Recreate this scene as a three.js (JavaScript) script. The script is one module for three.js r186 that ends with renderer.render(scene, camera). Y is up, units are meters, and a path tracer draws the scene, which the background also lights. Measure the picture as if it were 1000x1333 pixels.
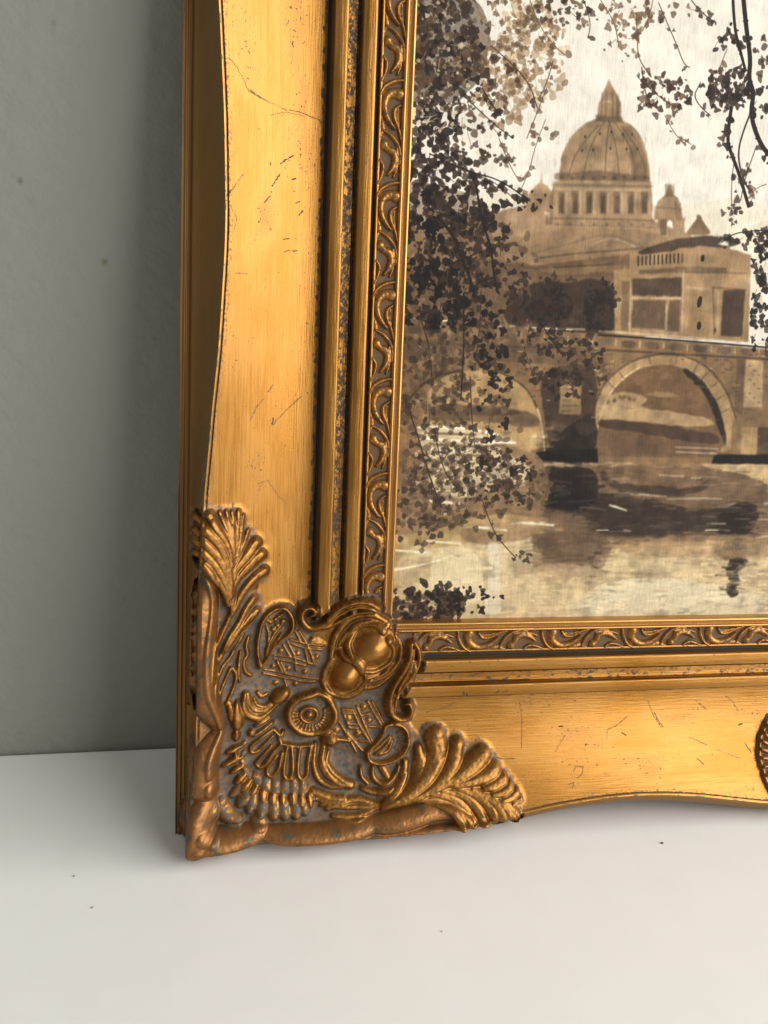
import * as THREE from 'three';
import { RoundedBoxGeometry } from 'three/addons/geometries/RoundedBoxGeometry.js';
import { RectAreaLightUniformsLib } from 'three/addons/lights/RectAreaLightUniformsLib.js';

// ---------------------------------------------------------------- camera, light, exposure
const scene = new THREE.Scene();
const camera = new THREE.PerspectiveCamera(59.35, 768 / 1024, 0.01, 30);
camera.position.set(0.00382, 0.20815, 0.36157);
camera.quaternion.set(-0.135913, -0.104838, 0.019799, 0.984959);
scene.background = new THREE.Color().setRGB(0.355, 0.35, 0.333);          // what the dim room gives back
RectAreaLightUniformsLib.init();
// two tall windows side by side on the right, with a pier between them
const WINDOW = { w: 1.2, h: 1.6, at: [[41, 2.0], [77, 2.0]].map(([turn, far]) => new THREE.Vector3(far * Math.sin(turn * Math.PI / 180), .98, .07 + far * Math.cos(turn * Math.PI / 180))) };
const windowLights = WINDOW.at.map((at) => { const l = new THREE.RectAreaLight(new THREE.Color().setRGB(1, .985, .955), 5.9, WINDOW.w, WINDOW.h); l.position.copy(at); l.lookAt(0.1, .7, 0.07); scene.add(l); return l; });
const renderer = new THREE.WebGLRenderer({ antialias: true });
renderer.toneMapping = THREE.LinearToneMapping; renderer.toneMappingExposure = 1.04;
renderer.shadowMap.enabled = true;

// ---------------------------------------------------------------- noise and small helpers
let seed = 11;
const rnd = () => { seed = (Math.imul(seed, 1664525) + 1013904223) >>> 0; return seed / 4294967296; };
const hash = (x, y, s) => { let h = Math.imul(x | 0, 374761393) ^ Math.imul(y | 0, 668265263) ^ Math.imul(s | 0, 2147483647 ^ 974711); h = Math.imul(h ^ (h >>> 13), 1274126177); h ^= h >>> 16; return (h >>> 0) / 4294967296; };
const fade = (t) => t * t * (3 - 2 * t), mix = (a, b, t) => a + (b - a) * t, clamp = (x, a = 0, b = 1) => Math.min(b, Math.max(a, x)), step = (a, b, x) => fade(clamp((x - a) / (b - a)));
function noise(x, y, s = 0) {
  const i = Math.floor(x), j = Math.floor(y), u = fade(x - i), v = fade(y - j);
  return mix(mix(hash(i, j, s), hash(i + 1, j, s), u), mix(hash(i, j + 1, s), hash(i + 1, j + 1, s), u), v);
}
const fbm = (x, y, s = 0, o = 4) => { let a = 0, w = .5, t = 0; for (let k = 0; k < o; k++) { a += w * noise(x, y, s + k); t += w; w *= .5; x *= 2.03; y *= 2.03; } return a / t; };
const lut = (xs, ys) => (x) => { let i = 0; if (x <= xs[0]) return ys[0]; while (i < xs.length - 2 && x > xs[i + 1]) i++; return mix(ys[i], ys[i + 1], clamp((x - xs[i]) / (xs[i + 1] - xs[i]))); };
const smoothLut = (xs, ys) => { const f = lut(xs, ys); return (x) => { let s = 0; for (let k = -4; k <= 4; k++) s += f(x + k * 2.2); return s / 9; }; };
const pts = (text) => text.trim().split(/\s+/).map((t) => t.split(',').map(Number));
const counts = {};
const numbered = (n) => { counts[n] = (counts[n] ?? -1) + 1; return counts[n] ? n + '_' + String(counts[n]).padStart(3, '0') : n; };
function toSRGB(c) { return 255 * (c <= .0031308 ? 12.92 * c : 1.055 * Math.pow(c, 1 / 2.4) - .055); }
function dataTexture(data, w, h, srgb) {
  const t = new THREE.DataTexture(data, w, h, THREE.RGBAFormat); t.magFilter = t.minFilter = THREE.LinearFilter; t.wrapS = t.wrapT = THREE.ClampToEdgeWrapping;
  if (srgb) t.colorSpace = THREE.SRGBColorSpace; t.needsUpdate = true; return t;
}
function tile(t, x, y, rot = 0) { t.wrapS = t.wrapT = THREE.RepeatWrapping; t.repeat.set(x, y); t.rotation = rot; return t; }
const MM = 0.001;

// ---------------------------------------------------------------- the framed picture leans back 8 degrees against the wall
const frame = new THREE.Group(); frame.name = 'framed_picture';
frame.position.set(0, 0.00280, 0.06438); frame.rotation.x = -8 * Math.PI / 180; scene.add(frame);
frame.userData = { label: 'antique gold frame with ornate corner around a sepia river print, leaning against the grey wall', category: 'picture frame' };
// In the frame's own axes, in millimetres: u to the right, v up, w out of its face. Where the swept outer lip runs:
const lipL = smoothLut([-10, 5, 15, 30, 60, 90, 118, 124.7, 137.6, 158, 170.6, 188, 212.5, 248, 282, 300, 330, 360, 400], [3.5, 4.2, 5, 6.5, 7, 7, 8, 8.5, 9.6, 11, 12.4, 13.3, 14.4, 13.4, 11.2, 9.6, 9, 9.2, 11]);
const lipB = smoothLut([-10, 20, 50, 80, 105, 120, 129, 135, 147.6, 166.7, 183, 200, 217, 228, 240, 260, 290, 330], [-1, -.5, 0, .3, 1.5, 3.4, 4.9, 6.3, 8, 9.7, 9.7, 8.3, 5.7, 3.8, 2.2, 3, 6, 9]);
const LIP = 16.8;
const cove = (s, L) => 2.6 + 14.2 * Math.pow(1 - clamp((s - L - 1.3) / (48 - L - 1.3)), 1.75);
const lipTop = (d) => d < .95 ? LIP + .45 - .75 * (d / .95) ** 1.6 : d < 1.12 ? mix(LIP - .3, LIP - .65, (d - .95) / .17) : mix(LIP - .65, LIP, clamp((d - 1.12) / .18));   // the fillet and the quirk behind it
const INNER = [[48, 2.6], [48.35, 1.1], [48.95, 1.1], [49.2, 7.8], [49.65, 8.5], [51.6, 8.8], [53.5, 8.8], [54.05, 8.4], [54.3, 7.6], [54.5, 5.4], [56, 5.2], [57.8, 5.2], [58.2, 4.2], [58.6, 4.2], [58.85, 7.8], [59.3, 8.5], [61, 8.8], [63.3, 8.8], [63.9, 8.4], [64.15, 7.6], [64.4, 3.9], [65.6, 3.9], [65.9, 5.7], [66.2, 5.9], [66.8, 5.8], [67.1, 5.1], [73.8, 5.1], [74.1, 5.9], [74.5, 6.6], [74.9, 6.7], [75.3, 6.3], [75.6, 5.9], [76.6, 6.0], [76.9, 6.5], [77.3, 6.6], [77.8, 6.2], [78, 5.2], [78.05, .9]];
const innerAt = lut(INNER.map((p) => p[0]), INNER.map((p) => p[1]));
function leftAt(u, L) { if (u < 0) return -9; if (u < 3.7) return .5 + .25 * Math.cos(u * 4.2); if (u < L) return 2.6 + 14.6 * Math.pow((u - 3.7) / Math.max(.3, L - 3.7), 1.5); return u < L + 1.3 ? lipTop(u - L) : u < 48 ? cove(u, L) : innerAt(u); }
function bottomAt(v, B) { if (v < B) return LIP + .3 - .24 * (B - v) ** 2; return v < B + 1.3 ? lipTop(v - B) : v < 48 ? cove(v, B) : innerAt(v); }

// ---------------------------------------------------------------- gilding: colour, metal and gloss of one spot
const GOLD = [.25, .108, .018], GOLD2 = [.345, .17, .04], RED = [.235, .092, .024], BROWN = [.19, .092, .027], WAX = [.062, .056, .047], BLACK = [.035, .028, .02], COPPER = [.27, .122, .04];
const blend = (a, b, t) => [mix(a[0], b[0], t), mix(a[1], b[1], t), mix(a[2], b[2], t)];
// along / across: millimetres with and across the brush strokes
function gilt(along, across, s, out) {
  const brush = fbm(across * 3.1, along * .06, s, 3), fine = noise(across * 7.5, along * .22, s + 9), cloud = fbm(across * .11, along * .045, s + 20, 3), grain = noise(across * 5.2, along * 5.2, s + 31);
  let c = blend(GOLD, GOLD2, clamp(.5 + (brush - .5) * 1.2 + (fine - .5) * .35 + (cloud - .5) * 1.9 + (grain - .5) * .2));
  c = blend(c, RED, clamp((cloud - .56) * 2.3) * .6 + clamp((fine - .86) * 3) * .35);
  let m = .87, r = .365 + (grain - .5) * .1 + (brush - .5) * .1 + (cloud - .5) * .16;
  const speck = fbm(across * 2.1, along * 1.15, s + 44, 3), spray = noise(across * 3.7, along * 1.9, s + 50);
  const worn = .82 - .09 * clamp((cloud - .5) * 4); if (speck > worn || (spray > .955 && cloud > .52)) { const t = clamp((speck - worn) * 14 + (spray > .955 && cloud > .52 ? .5 : 0), 0, .8); c = blend(c, BLACK, t); m *= 1 - .7 * t; r = mix(r, .7, t); }
  out[0] = c[0]; out[1] = c[1]; out[2] = c[2]; out[3] = m; out[4] = r; return out;
}
function patch(o, c, t, m = .1, r = .75) { o[0] = mix(o[0], c[0], t); o[1] = mix(o[1], c[1], t); o[2] = mix(o[2], c[2], t); o[3] = mix(o[3], m, t); o[4] = mix(o[4], r, t); }
// moulding wear and tones: wax left in quirks, shade painted beside beads, lighter fillets
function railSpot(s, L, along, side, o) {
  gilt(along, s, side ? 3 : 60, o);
  const n = fbm(along * .55, s * .9, 90 + side * 7, 4), n2 = fbm(along * 1.6, s * 2.2, 140 + side * 7, 3), heavy = side ? .35 : 1;
  if (s < 3.9 && !side) patch(o, [.2, .105, .03], .7 + .25 * noise(s * 6, along * .05, 5), .45, .5);
  else if (s < L - .3) patch(o, [.2, .112, .033], .75, .65, .42);
  if (s > L - .1 && s < L + .95) { patch(o, GOLD2, .75, .75, .3); }
  if (Math.abs(s - L - 1.2) < .26 && n2 > .36) patch(o, BLACK, .75);
  if (s > L + 1.3 && s < L + 2.6 && n2 > .66) patch(o, BROWN, .6);
  if (Math.abs(s - L + .3) < .7 && n > .6) patch(o, [.13, .115, .05], .8);                                           // gilding chipped off the lip
  const edge = s - (47.5 - 1.9 * heavy * clamp((n - .38) * 2.6)); if (edge > 0 && s < 49.3) patch(o, blend(WAX, BLACK, n2), .8 * clamp(edge * 2));  // ragged wax along the cove foot, plus painted shade on the bead wall
  if (s > 54.2 && s < 59) { const w = clamp((n * .6 + n2 * .5 - (side ? .62 : .47)) * 7); patch(o, blend(WAX, BLACK, clamp(n2 * 1.6 - .35)), .85 * w); if (s > 57.9) patch(o, BLACK, .7 * clamp(n2 * 2.2 - .4)); }  // patchy wear in the channel; shade painted black against the second bead
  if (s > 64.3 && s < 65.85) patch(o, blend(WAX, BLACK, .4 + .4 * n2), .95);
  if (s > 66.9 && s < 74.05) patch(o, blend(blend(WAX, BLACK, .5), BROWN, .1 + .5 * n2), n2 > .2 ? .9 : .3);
  if (s > 74 && s < 75.1 || s > 76.4) patch(o, [.52, .28, .085], .8, .84, .34);
  if (s > 75.1 && s < 76.4) patch(o, RED, .3 + .5 * clamp((n2 - .4) * 3), .7, .5);
  return o;
}
// ---------------------------------------------------------------- scratches and cracks in the gilding, in frame millimetres
const scratches = [];
const scratch = (w, text) => scratches.push({ w, p: pts(text) });
scratch(0.45, '32.7,237.7 37.1,241.0');
scratch(0.40, '29.9,230.0 31.4,232.0 32.6,234.1');
scratch(0.35, '27.3,224.1 29.4,226.4');
scratch(0.45, '36.7,233.2 38.3,233.6');
scratch(0.30, '37.5,229.6 37.9,229.5');
scratch(0.40, '38.3,225.7 39.7,226.2');
scratch(0.45, '39.6,221.9 41.0,223.3');
scratch(0.30, '34.3,213.2 36.8,213.4');
scratch(0.25, '34.6,209.1 37.8,209.8');
scratch(0.40, '37.9,209.6 39.2,209.8');
scratch(0.22, '14.6,266.1 17.5,264.0 20.9,258.7 27.1,256.6 34.3,255.2 38.9,255.5 48.1,253.3');
scratch(0.35, '20.9,258.3 23.5,257.4 26.4,256.7');
scratch(0.18, '29.0,252.5 34.3,254.5 40.7,254.4');
scratch(0.22, '14.5,223.4 17.1,226.8 20.0,231.6');
scratch(0.60, '14.7,224.0 15.8,225.1');
scratch(0.30, '41.2,236.5 41.8,236.5');
scratch(0.15, '15.4,221.3 18.1,216.9 17.3,213.4');
scratch(0.25, '23.9,151.1 26.1,155.7 28.4,158.6');
scratch(0.35, '30.2,161.4 31.8,163.5');
scratch(0.22, '32.1,149.9 36.9,155.0 42.3,160.2');
scratch(0.45, '31.8,150.3 32.3,152.0');
scratch(0.22, '17.9,199.7 22.0,199.9');
scratch(0.18, '27.2,129.3 30.9,130.1 34.8,124.5 37.8,121.6');
scratch(0.18, '29.0,130.2 27.7,126.5');
scratch(0.30, '9.7,144.0 11.0,146.6 10.5,149.2');
scratch(0.20, '167.2,29.8 168.1,32.7 171.8,33.9 177.0,37.4');
scratch(0.22, '186.1,43.2 188.2,37.7 191.9,32.3');
scratch(0.30, '188.8,38.5 190.2,35.8 192.5,32.7');
scratch(0.30, '209.1,41.5 212.4,38.6');
scratch(0.25, '221.5,43.8 225.0,40.9 227.3,37.1');
scratch(0.40, '174.1,31.4 175.7,30.2');
scratch(0.70, '147.5,34.7 149.0,34.5');
scratch(0.50, '143.4,43.0 143.7,42.7');
scratch(0.20, '151.7,18.6 153.1,20.2 156.0,20.1 155.1,17.5 152.8,16.3');
scratch(0.22, '203.5,28.5 211.5,25.2');
scratch(0.30, '206.0,20.6 208.6,18.4');
scratch(0.16, '215.0,23.4 226.3,19.4');
scratch(0.70, '226.8,32.1 229.0,32.4');
scratch(0.40, '228.8,25.3 231.5,21.3');
scratch(0.20, '149.0,14.5 151.4,14.8 150.6,13.3');
scratch(0.15, '145.2,25.6 150.0,31.3');
scratch(0.25, '131.2,44.3 132.3,37.3 131.5,27.1');
scratch(0.25, '120.2,24.5 123.3,23.6 128.7,23.6');
scratch(0.80, '106.0,51.3 106.5,49.7');
scratch(0.60, '107.3,50.9 107.7,49.6');
scratch(0.60, '118.8,50.5 120.1,51.2');
scratch(0.60, '121.9,50.9 123.7,51.2');
scratch(0.20, '93.3,42.0 99.5,42.7 104.8,45.1');
function bake(u0, v0, W, H, px, spot) {
  const w = Math.round(W * px), h = Math.round(H * px), color = new Uint8Array(w * h * 4), orm = new Uint8Array(w * h * 4), o = [0, 0, 0, 0, 0];
  const dark = new Float32Array(w * h);
  for (const { w: wide, p } of scratches) for (let k = 0; k + 1 < p.length; k++) {
    const [ax, ay] = p[k], [bx, by] = p[k + 1], n = Math.ceil(Math.hypot(bx - ax, by - ay) * px) + 1;
    for (let q = 0; q <= n; q++) {
      const x = mix(ax, bx, q / n) + (noise(q * .3, k, 5) - .5) * .35, y = mix(ay, by, q / n) + (noise(q * .3, k, 6) - .5) * .35, r = wide * (.3 + .9 * noise(q * .21, k + ax, 7)) / 2;
      for (let j = Math.floor((y - r - v0) * px) - 1; j <= (y + r - v0) * px + 1; j++) for (let i = Math.floor((x - r - u0) * px) - 1; i <= (x + r - u0) * px + 1; i++) if (i >= 0 && j >= 0 && i < w && j < h) {
        const d = Math.hypot((i + .5) / px + u0 - x, (j + .5) / px + v0 - y), a = clamp((r - d) * px + .6); dark[j * w + i] = Math.max(dark[j * w + i], a * .9);
      }
    }
  }
  for (let j = 0; j < h; j++) for (let i = 0; i < w; i++) {
    const k = j * w + i; spot((i + .5) / px + u0, (j + .5) / px + v0, o);
    if (dark[k] > 0) patch(o, BLACK, dark[k]);
    for (let c = 0; c < 3; c++) color[k * 4 + c] = toSRGB(clamp(o[c]));
    color[k * 4 + 3] = 255; orm[k * 4] = 255; orm[k * 4 + 1] = 255 * clamp(o[4], .12, 1); orm[k * 4 + 2] = 255 * clamp(o[3]); orm[k * 4 + 3] = 255;
  }
  return { map: dataTexture(color, w, h, true), orm: dataTexture(orm, w, h, false) };
}
// a fine relief of brush strokes and grain that repeats every 40 mm
const bumpData = new Uint8Array(512 * 512 * 4);
{ const N = 512, wrapNoise = (x, y, nx, ny, s) => { const i = Math.floor(x), j = Math.floor(y), u = fade(x - i), v = fade(y - j), h = (a, b) => hash(((a % nx) + nx) % nx, ((b % ny) + ny) % ny, s); return mix(mix(h(i, j), h(i + 1, j), u), mix(h(i, j + 1), h(i + 1, j + 1), u), v); };
  for (let j = 0; j < N; j++) for (let i = 0; i < N; i++) { const x = i / N, y = j / N, b = .5 * wrapNoise(x * 170, y * 5, 170, 5, 1) + .3 * wrapNoise(x * 90, y * 9, 90, 9, 2) + .2 * wrapNoise(x * 200, y * 200, 200, 200, 3); bumpData.fill(255 * b, (j * N + i) * 4, (j * N + i) * 4 + 3); bumpData[(j * N + i) * 4 + 3] = 255; } }
const brushTexture = (W, H, rot) => { const t = dataTexture(bumpData, 512, 512, false); return rot ? tile(t, W / 40, H / 40, 0) : tile(t, W / 40, H / 40); };
const bumpTurned = new Uint8Array(512 * 512 * 4);
for (let j = 0; j < 512; j++) for (let i = 0; i < 512; i++) for (let c = 0; c < 4; c++) bumpTurned[(j * 512 + i) * 4 + c] = bumpData[(i * 512 + j) * 4 + c];
function gildedMaterial(b, W, H, turned) {
  const bump = tile(dataTexture(turned ? bumpTurned : bumpData, 512, 512, false), W / 40, H / 40);
  return new THREE.MeshStandardMaterial({ map: b.map, metalnessMap: b.orm, roughnessMap: b.orm, metalness: 1, roughness: 1, bumpMap: bump, bumpScale: 0.00006 });
}
function mesh(name, g, m, parent) { const o = new THREE.Mesh(g, m); o.name = numbered(name); o.castShadow = o.receiveShadow = true; parent.add(o); return o; }
function part(name, g, m, parent) { const o = new THREE.Mesh(g, m); o.name = name; o.castShadow = o.receiveShadow = true; parent.add(o); return o; }

// ---------------------------------------------------------------- the two straight rails, swept along their moulding
const LEFT0 = 125.8125, LEFT1 = 402, BOT0 = 133.8125, BOT1 = 320;
const leftRail = new THREE.Group(); leftRail.name = 'left_rail'; frame.add(leftRail);
const bottomRail = new THREE.Group(); bottomRail.name = 'bottom_rail'; frame.add(bottomRail);
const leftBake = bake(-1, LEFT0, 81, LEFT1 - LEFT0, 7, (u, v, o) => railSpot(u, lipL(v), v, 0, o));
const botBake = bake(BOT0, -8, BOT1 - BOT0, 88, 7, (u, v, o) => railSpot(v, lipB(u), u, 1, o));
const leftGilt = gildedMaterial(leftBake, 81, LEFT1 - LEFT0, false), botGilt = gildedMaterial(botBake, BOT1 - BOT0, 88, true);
// columns(t) lists the [s, w] points of one strip of the moulding at place t along the rail
function sweep(t0, t1, columns, left) {
  const n = Math.round((t1 - t0) / 2), P = [], UV = [], I = []; let m = 0;
  for (let k = 0; k <= n; k++) {
    const t = mix(t0, t1, k / n), c = columns(t); m = c.length;
    for (const [s, w] of c) { const u = left ? s : t, v = left ? t : s; P.push(u * MM, v * MM, w * MM); UV.push(...(left ? [(u + 1) / 81, (v - LEFT0) / (LEFT1 - LEFT0)] : [(u - BOT0) / (BOT1 - BOT0), (v + 8) / 88])); }
  }
  for (let k = 0; k < n; k++) for (let i = 0; i + 1 < m; i++) { const a = k * m + i, b = a + 1, c = a + m, d = c + 1; left ? I.push(a, b, d, a, d, c) : I.push(a, d, b, a, c, d); }
  const g = new THREE.BufferGeometry(); g.setAttribute('position', new THREE.Float32BufferAttribute(P, 3)); g.setAttribute('uv', new THREE.Float32BufferAttribute(UV, 2)); g.setIndex(I); g.computeVertexNormals(); return g;
}
const range = (a, b, n, f) => Array.from({ length: n + 1 }, (_, i) => f(mix(a, b, i / n)));
// bends get a point on either side, so that the flats stay flat
const slice = (a, b) => { const q = INNER.filter(([s]) => s >= a - 1e-6 && s <= b + 1e-6), o = []; q.forEach((p, i) => { const near = (r) => { const d = Math.hypot(r[0] - p[0], r[1] - p[1]), k = Math.min(.12, d * .3) / d; return [mix(p[0], r[0], k), mix(p[1], r[1], k)]; }; if (i) o.push(near(q[i - 1])); if (!i || i === q.length - 1) o.push(p); if (i < q.length - 1) o.push(near(q[i + 1])); }); return o; };
for (const left of [true, false]) {
  const rail = left ? leftRail : bottomRail, M = left ? leftGilt : botGilt, t0 = left ? LEFT0 : BOT0, t1 = left ? LEFT1 : BOT1, lip = left ? lipL : lipB, at = left ? leftAt : bottomAt;
  part('outer_side', sweep(t0, t1, (t) => { const L = lip(t); return left ? [[0, -12], [0, -1], [0, .4], ...range(.15, 3.7, 12, (s) => [s, at(s, L)]), [3.72, 2.0], ...range(3.76, L - .01, 12, (s) => [s, at(s, L)])] : range(L - 8, L - .01, 14, (s) => [s, at(s, L)]); }, left), M, rail);
  part('lip', sweep(t0, t1, (t) => { const L = lip(t); return range(L - .01, L + 1.3, 12, (s) => [s, at(s, L)]); }, left), M, rail);
  part('cove', sweep(t0, t1, (t) => { const L = lip(t); return range(L + 1.3, 48, 40, (s) => [s, cove(s, L)]); }, left), M, rail);
  part('bead', sweep(t0, t1, () => slice(48, 54.5), left), M, rail);
  part('channel', sweep(t0, t1, () => slice(54.5, 58.2), left), M, rail);
  part('bead', sweep(t0, t1, () => slice(58.2, 64.4), left), M, rail);
  part('foliage_strip', sweep(t0, t1, () => slice(64.4, 73.8), left), M, rail);
  part('sight_edge', sweep(t0, t1, () => slice(73.8, 78.05), left), M, rail);
}

// ---------------------------------------------------------------- relief drawn as ridges on a grid: the cast ornament
class Relief {
  constructor(u0, v0, W, H, px) { Object.assign(this, { u0, v0, px, w: Math.round(W * px), h: Math.round(H * px) }); this.layer = [0, 1].map(() => new Float32Array(this.w * this.h)); this.id = new Int16Array(this.w * this.h).fill(-1); this.near = new Float32Array(this.w * this.h).fill(9); this.names = []; }
  ridge(name, layer, high, text, grow = 1) {
    const p = pts(text).map(([x, y, r]) => [x, y, r * grow]), { u0, v0, px, w, h } = this; let id = name ? this.names.indexOf(name) : -1; if (name && id < 0) id = this.names.push(name) - 1;
    const q = [];
    if (p.length < 3) q.push(...p); else { const c = new THREE.CatmullRomCurve3(p.map(([x, y, r]) => new THREE.Vector3(x, y, r)), p.length > 4 && Math.hypot(p[0][0] - p.at(-1)[0], p[0][1] - p.at(-1)[1]) < .25, 'centripetal'), n = Math.max(6, Math.ceil(c.getLength() / .45)); for (let k = 0; k <= n; k++) { const v = c.getPoint(k / n); q.push([v.x, v.y, Math.max(.15, v.z)]); } }
    for (let k = 0; k + 1 < q.length; k++) {
      const [ax, ay, ar] = q[k], [bx, by, br] = q[k + 1], R = Math.max(ar, br) + 2.6, dx = bx - ax, dy = by - ay, L2 = dx * dx + dy * dy || 1e-9;
      const i0 = Math.max(0, Math.floor((Math.min(ax, bx) - R - u0) * px)), i1 = Math.min(w - 1, Math.ceil((Math.max(ax, bx) + R - u0) * px)), j0 = Math.max(0, Math.floor((Math.min(ay, by) - R - v0) * px)), j1 = Math.min(h - 1, Math.ceil((Math.max(ay, by) + R - v0) * px));
      for (let j = j0; j <= j1; j++) for (let i = i0; i <= i1; i++) {
        const x = (i + .5) / px + u0, y = (j + .5) / px + v0, t = clamp(((x - ax) * dx + (y - ay) * dy) / L2), d = Math.hypot(x - ax - t * dx, y - ay - t * dy), r = mix(ar, br, t), e = d / r, a = j * w + i;
        if (name && d - r < this.near[a]) this.near[a] = d - r;
        if (e < 1) { const z = (high < 0 ? -high * r : high) * Math.pow(1 - e * e, high < 0 ? .74 : .78) * (name === 'acanthus_leaf' && r > .75 ? 1 - .3 * Math.exp(-((e / .2) ** 2)) : 1); if (z > this.layer[layer][a]) { this.layer[layer][a] = z; } if (name) if (layer || this.layer[1][a] < .04) if (layer === 0 || z >= this.layer[1][a] - 1e-6) this.id[a] = id; }
      }
    }
  }
  soften(n = 1) { for (const L of this.layer) for (let k = 0; k < n; k++) { const c = L.slice(), w = this.w; for (let j = 1; j < this.h - 1; j++) for (let i = 1; i < w - 1; i++) { const a = j * w + i; L[a] = .4 * c[a] + .11 * (c[a - 1] + c[a + 1] + c[a - w] + c[a + w]) + .04 * (c[a - w - 1] + c[a - w + 1] + c[a + w - 1] + c[a + w + 1]); } } }
  at(a) { return this.layer[0][a] + this.layer[1][a]; }
}
const corner = new Relief(-1, -9, 135, 135, 8);
const GROW = { scrolled_edge: 1.0, orb: 1.0, lattice: 1.75, rosette: 1.53, shell_flutes: 1.81, acanthus_leaf: 1.42, cartouche: 1.47, volute: 1.47, spiral_scroll: 1.75, shell_teeth: 1.81, cup: 1.64, shield_left: 1.58, shield_right: 1.64 };
const ridge = (name, layer, high, text) => corner.ridge(name, layer, high * (name === 'scrolled_edge' ? 1.1 : name === 'orb' ? .68 : name === 'lattice' ? 1.25 : 1.6), text, layer || name === 'scrolled_edge' ? GROW[name] : 1);
const mound = (high, text) => corner.ridge('', 0, high, text);        // the swelling of the cast under a group of ridges
mound(2.4, '14,113,6 18.5,100,9.5 19,88,8 17,76,6'); mound(1.6, '78,14,5 92,15,8 106,17,9.5 120,11,7'); mound(1.9, '31,36,8 36,30,13 44,27,11'); mound(1.2, '34,70,8 48,64,9'); mound(1.2, '62,38,9 72,34,9'); mound(1.5, '44,45,9 45,45,9');
ridge('acanthus_leaf', 1, 1.5, '18.5,115.0,0.77 18.8,108.6,0.89 18.8,98.8,0.96 19.0,92.3,0.94 18.5,84.0,0.77');
ridge('acanthus_leaf', 1, 1.9, '10.7,119.2,1.39 12.6,115.6,1.33 15.6,111.3,1.12 17.8,106.3,0.81 18.5,101.4,0.46');
ridge('acanthus_leaf', 1, 2, '6.7,117.0,1.54 10.1,113.6,1.54 13.4,110.0,1.49 16.0,105.0,1.34 17.6,99.2,1.08 18.4,94.2,0.77');
ridge('acanthus_leaf', 1, 2, '6.4,112.3,1.46 10.2,108.9,1.42 13.5,104.9,1.36 16.1,100.1,1.26 17.7,94.7,1.08 18.3,91.2,0.85');
ridge('acanthus_leaf', 1, 2, '6.1,108.7,1.46 9.9,105.2,1.41 13.5,100.8,1.27 16.2,95.6,1.06 17.7,90.5,0.77');
ridge('acanthus_leaf', 1, 2, '6.3,104.3,1.39 10.3,101.1,1.33 13.6,96.7,1.19 15.9,92.3,1.00 17.4,87.9,0.77');
ridge('acanthus_leaf', 1, 1.3, '14.0,119.9,0.65 15.9,115.9,0.73 17.8,111.3,0.69 18.8,107.5,0.54');
ridge('acanthus_leaf', 1, 1.3, '16.2,120.1,0.58 17.4,116.1,0.65 18.6,111.2,0.46');
ridge('acanthus_leaf', 1, 1.3, '18.2,119.8,0.65 19.1,114.9,0.68 19.5,109.3,0.64 19.1,104.0,0.54');
ridge('acanthus_leaf', 1, 1.3, '20.5,119.9,0.73 20.5,115.2,0.76 20.3,110.0,0.69 19.5,104.8,0.54');
ridge('acanthus_leaf', 1, 1.3, '22.2,118.3,0.58 21.9,114.4,0.60 21.3,109.9,0.56 20.2,104.7,0.46');
ridge('acanthus_leaf', 1, 1.3, '24.0,113.1,0.62 22.9,109.4,0.64 21.0,105.4,0.59 19.8,102.5,0.46');
ridge('acanthus_leaf', 1, 1.6, '26.7,108.4,1.77 24.7,105.5,1.71 22.1,102.7,1.42 19.9,99.8,1.02 19.4,97.2,0.62');
ridge('acanthus_leaf', 1, 1.6, '28.7,104.1,1.69 25.9,101.8,1.64 23.3,99.5,1.39 20.9,97.1,1.00 19.7,94.1,0.54');
ridge('acanthus_leaf', 1, 1.6, '30.0,98.2,1.54 26.8,96.1,1.45 23.8,93.3,1.31 21.6,90.1,1.08 19.9,86.1,0.85 18.5,84.0,0.62');
ridge('acanthus_leaf', 1, 1.5, '26.6,88.6,1.23 23.9,85.3,1.12 21.4,80.9,0.89 18.0,76.4,0.64 15.9,72.2,0.46');
ridge('acanthus_leaf', 1, 1.5, '27.6,83.9,1.23 24.8,80.9,1.29 21.8,78.2,1.08 19.2,74.7,0.75 17.0,71.2,0.46');
ridge('acanthus_leaf', 1, 1.3, '18.3,84.0,0.77 16.8,80.8,0.72 15.0,76.9,0.67 13.6,73.3,0.60 12.8,68.1,0.53 12.3,62.1,0.46');
ridge('acanthus_leaf', 1, 1.3, '21.4,80.2,0.92 19.2,76.2,0.92 17.0,72.3,0.89 14.6,68.1,0.80 13.1,64.2,0.68 12.5,60.5,0.54');
ridge('acanthus_leaf', 1, 1.1, '23.2,75.9,0.62 20.8,72.1,0.62 18.6,68.2,0.62 16.0,65.2,0.62 14.4,61.3,0.59 13.9,56.7,0.56 14.7,51.9,0.54');
ridge('acanthus_leaf', 1, 1.1, '18.8,64.3,0.54 17.2,60.7,0.54 15.4,56.4,0.51 15.1,51.8,0.46');
ridge('acanthus_leaf', 1, 1.1, '19.4,64.4,0.50 20.7,60.9,0.53 19.5,55.6,0.53 17.3,51.3,0.50');
ridge('acanthus_leaf', 1, 1.3, '22.1,69.8,0.39 21.7,66.2,0.65 21.6,62.3,0.69 22.2,58.5,0.39');
ridge('acanthus_leaf', 1, 1.1, '25.0,74.5,0.54 24.2,71.5,0.66 24.7,68.1,0.60 23.5,65.9,0.60 24.4,61.8,0.66 26.2,60.2,0.54');
ridge('acanthus_leaf', 1, 2, '21.1,51.4,0.54 21.2,48.2,1.16 21.6,45.3,1.93 21.7,43.1,1.77');
ridge('acanthus_leaf', 1, 1.3, '18.5,51.5,0.85 18.9,48.6,1.00 19.1,45.4,0.62');
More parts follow.
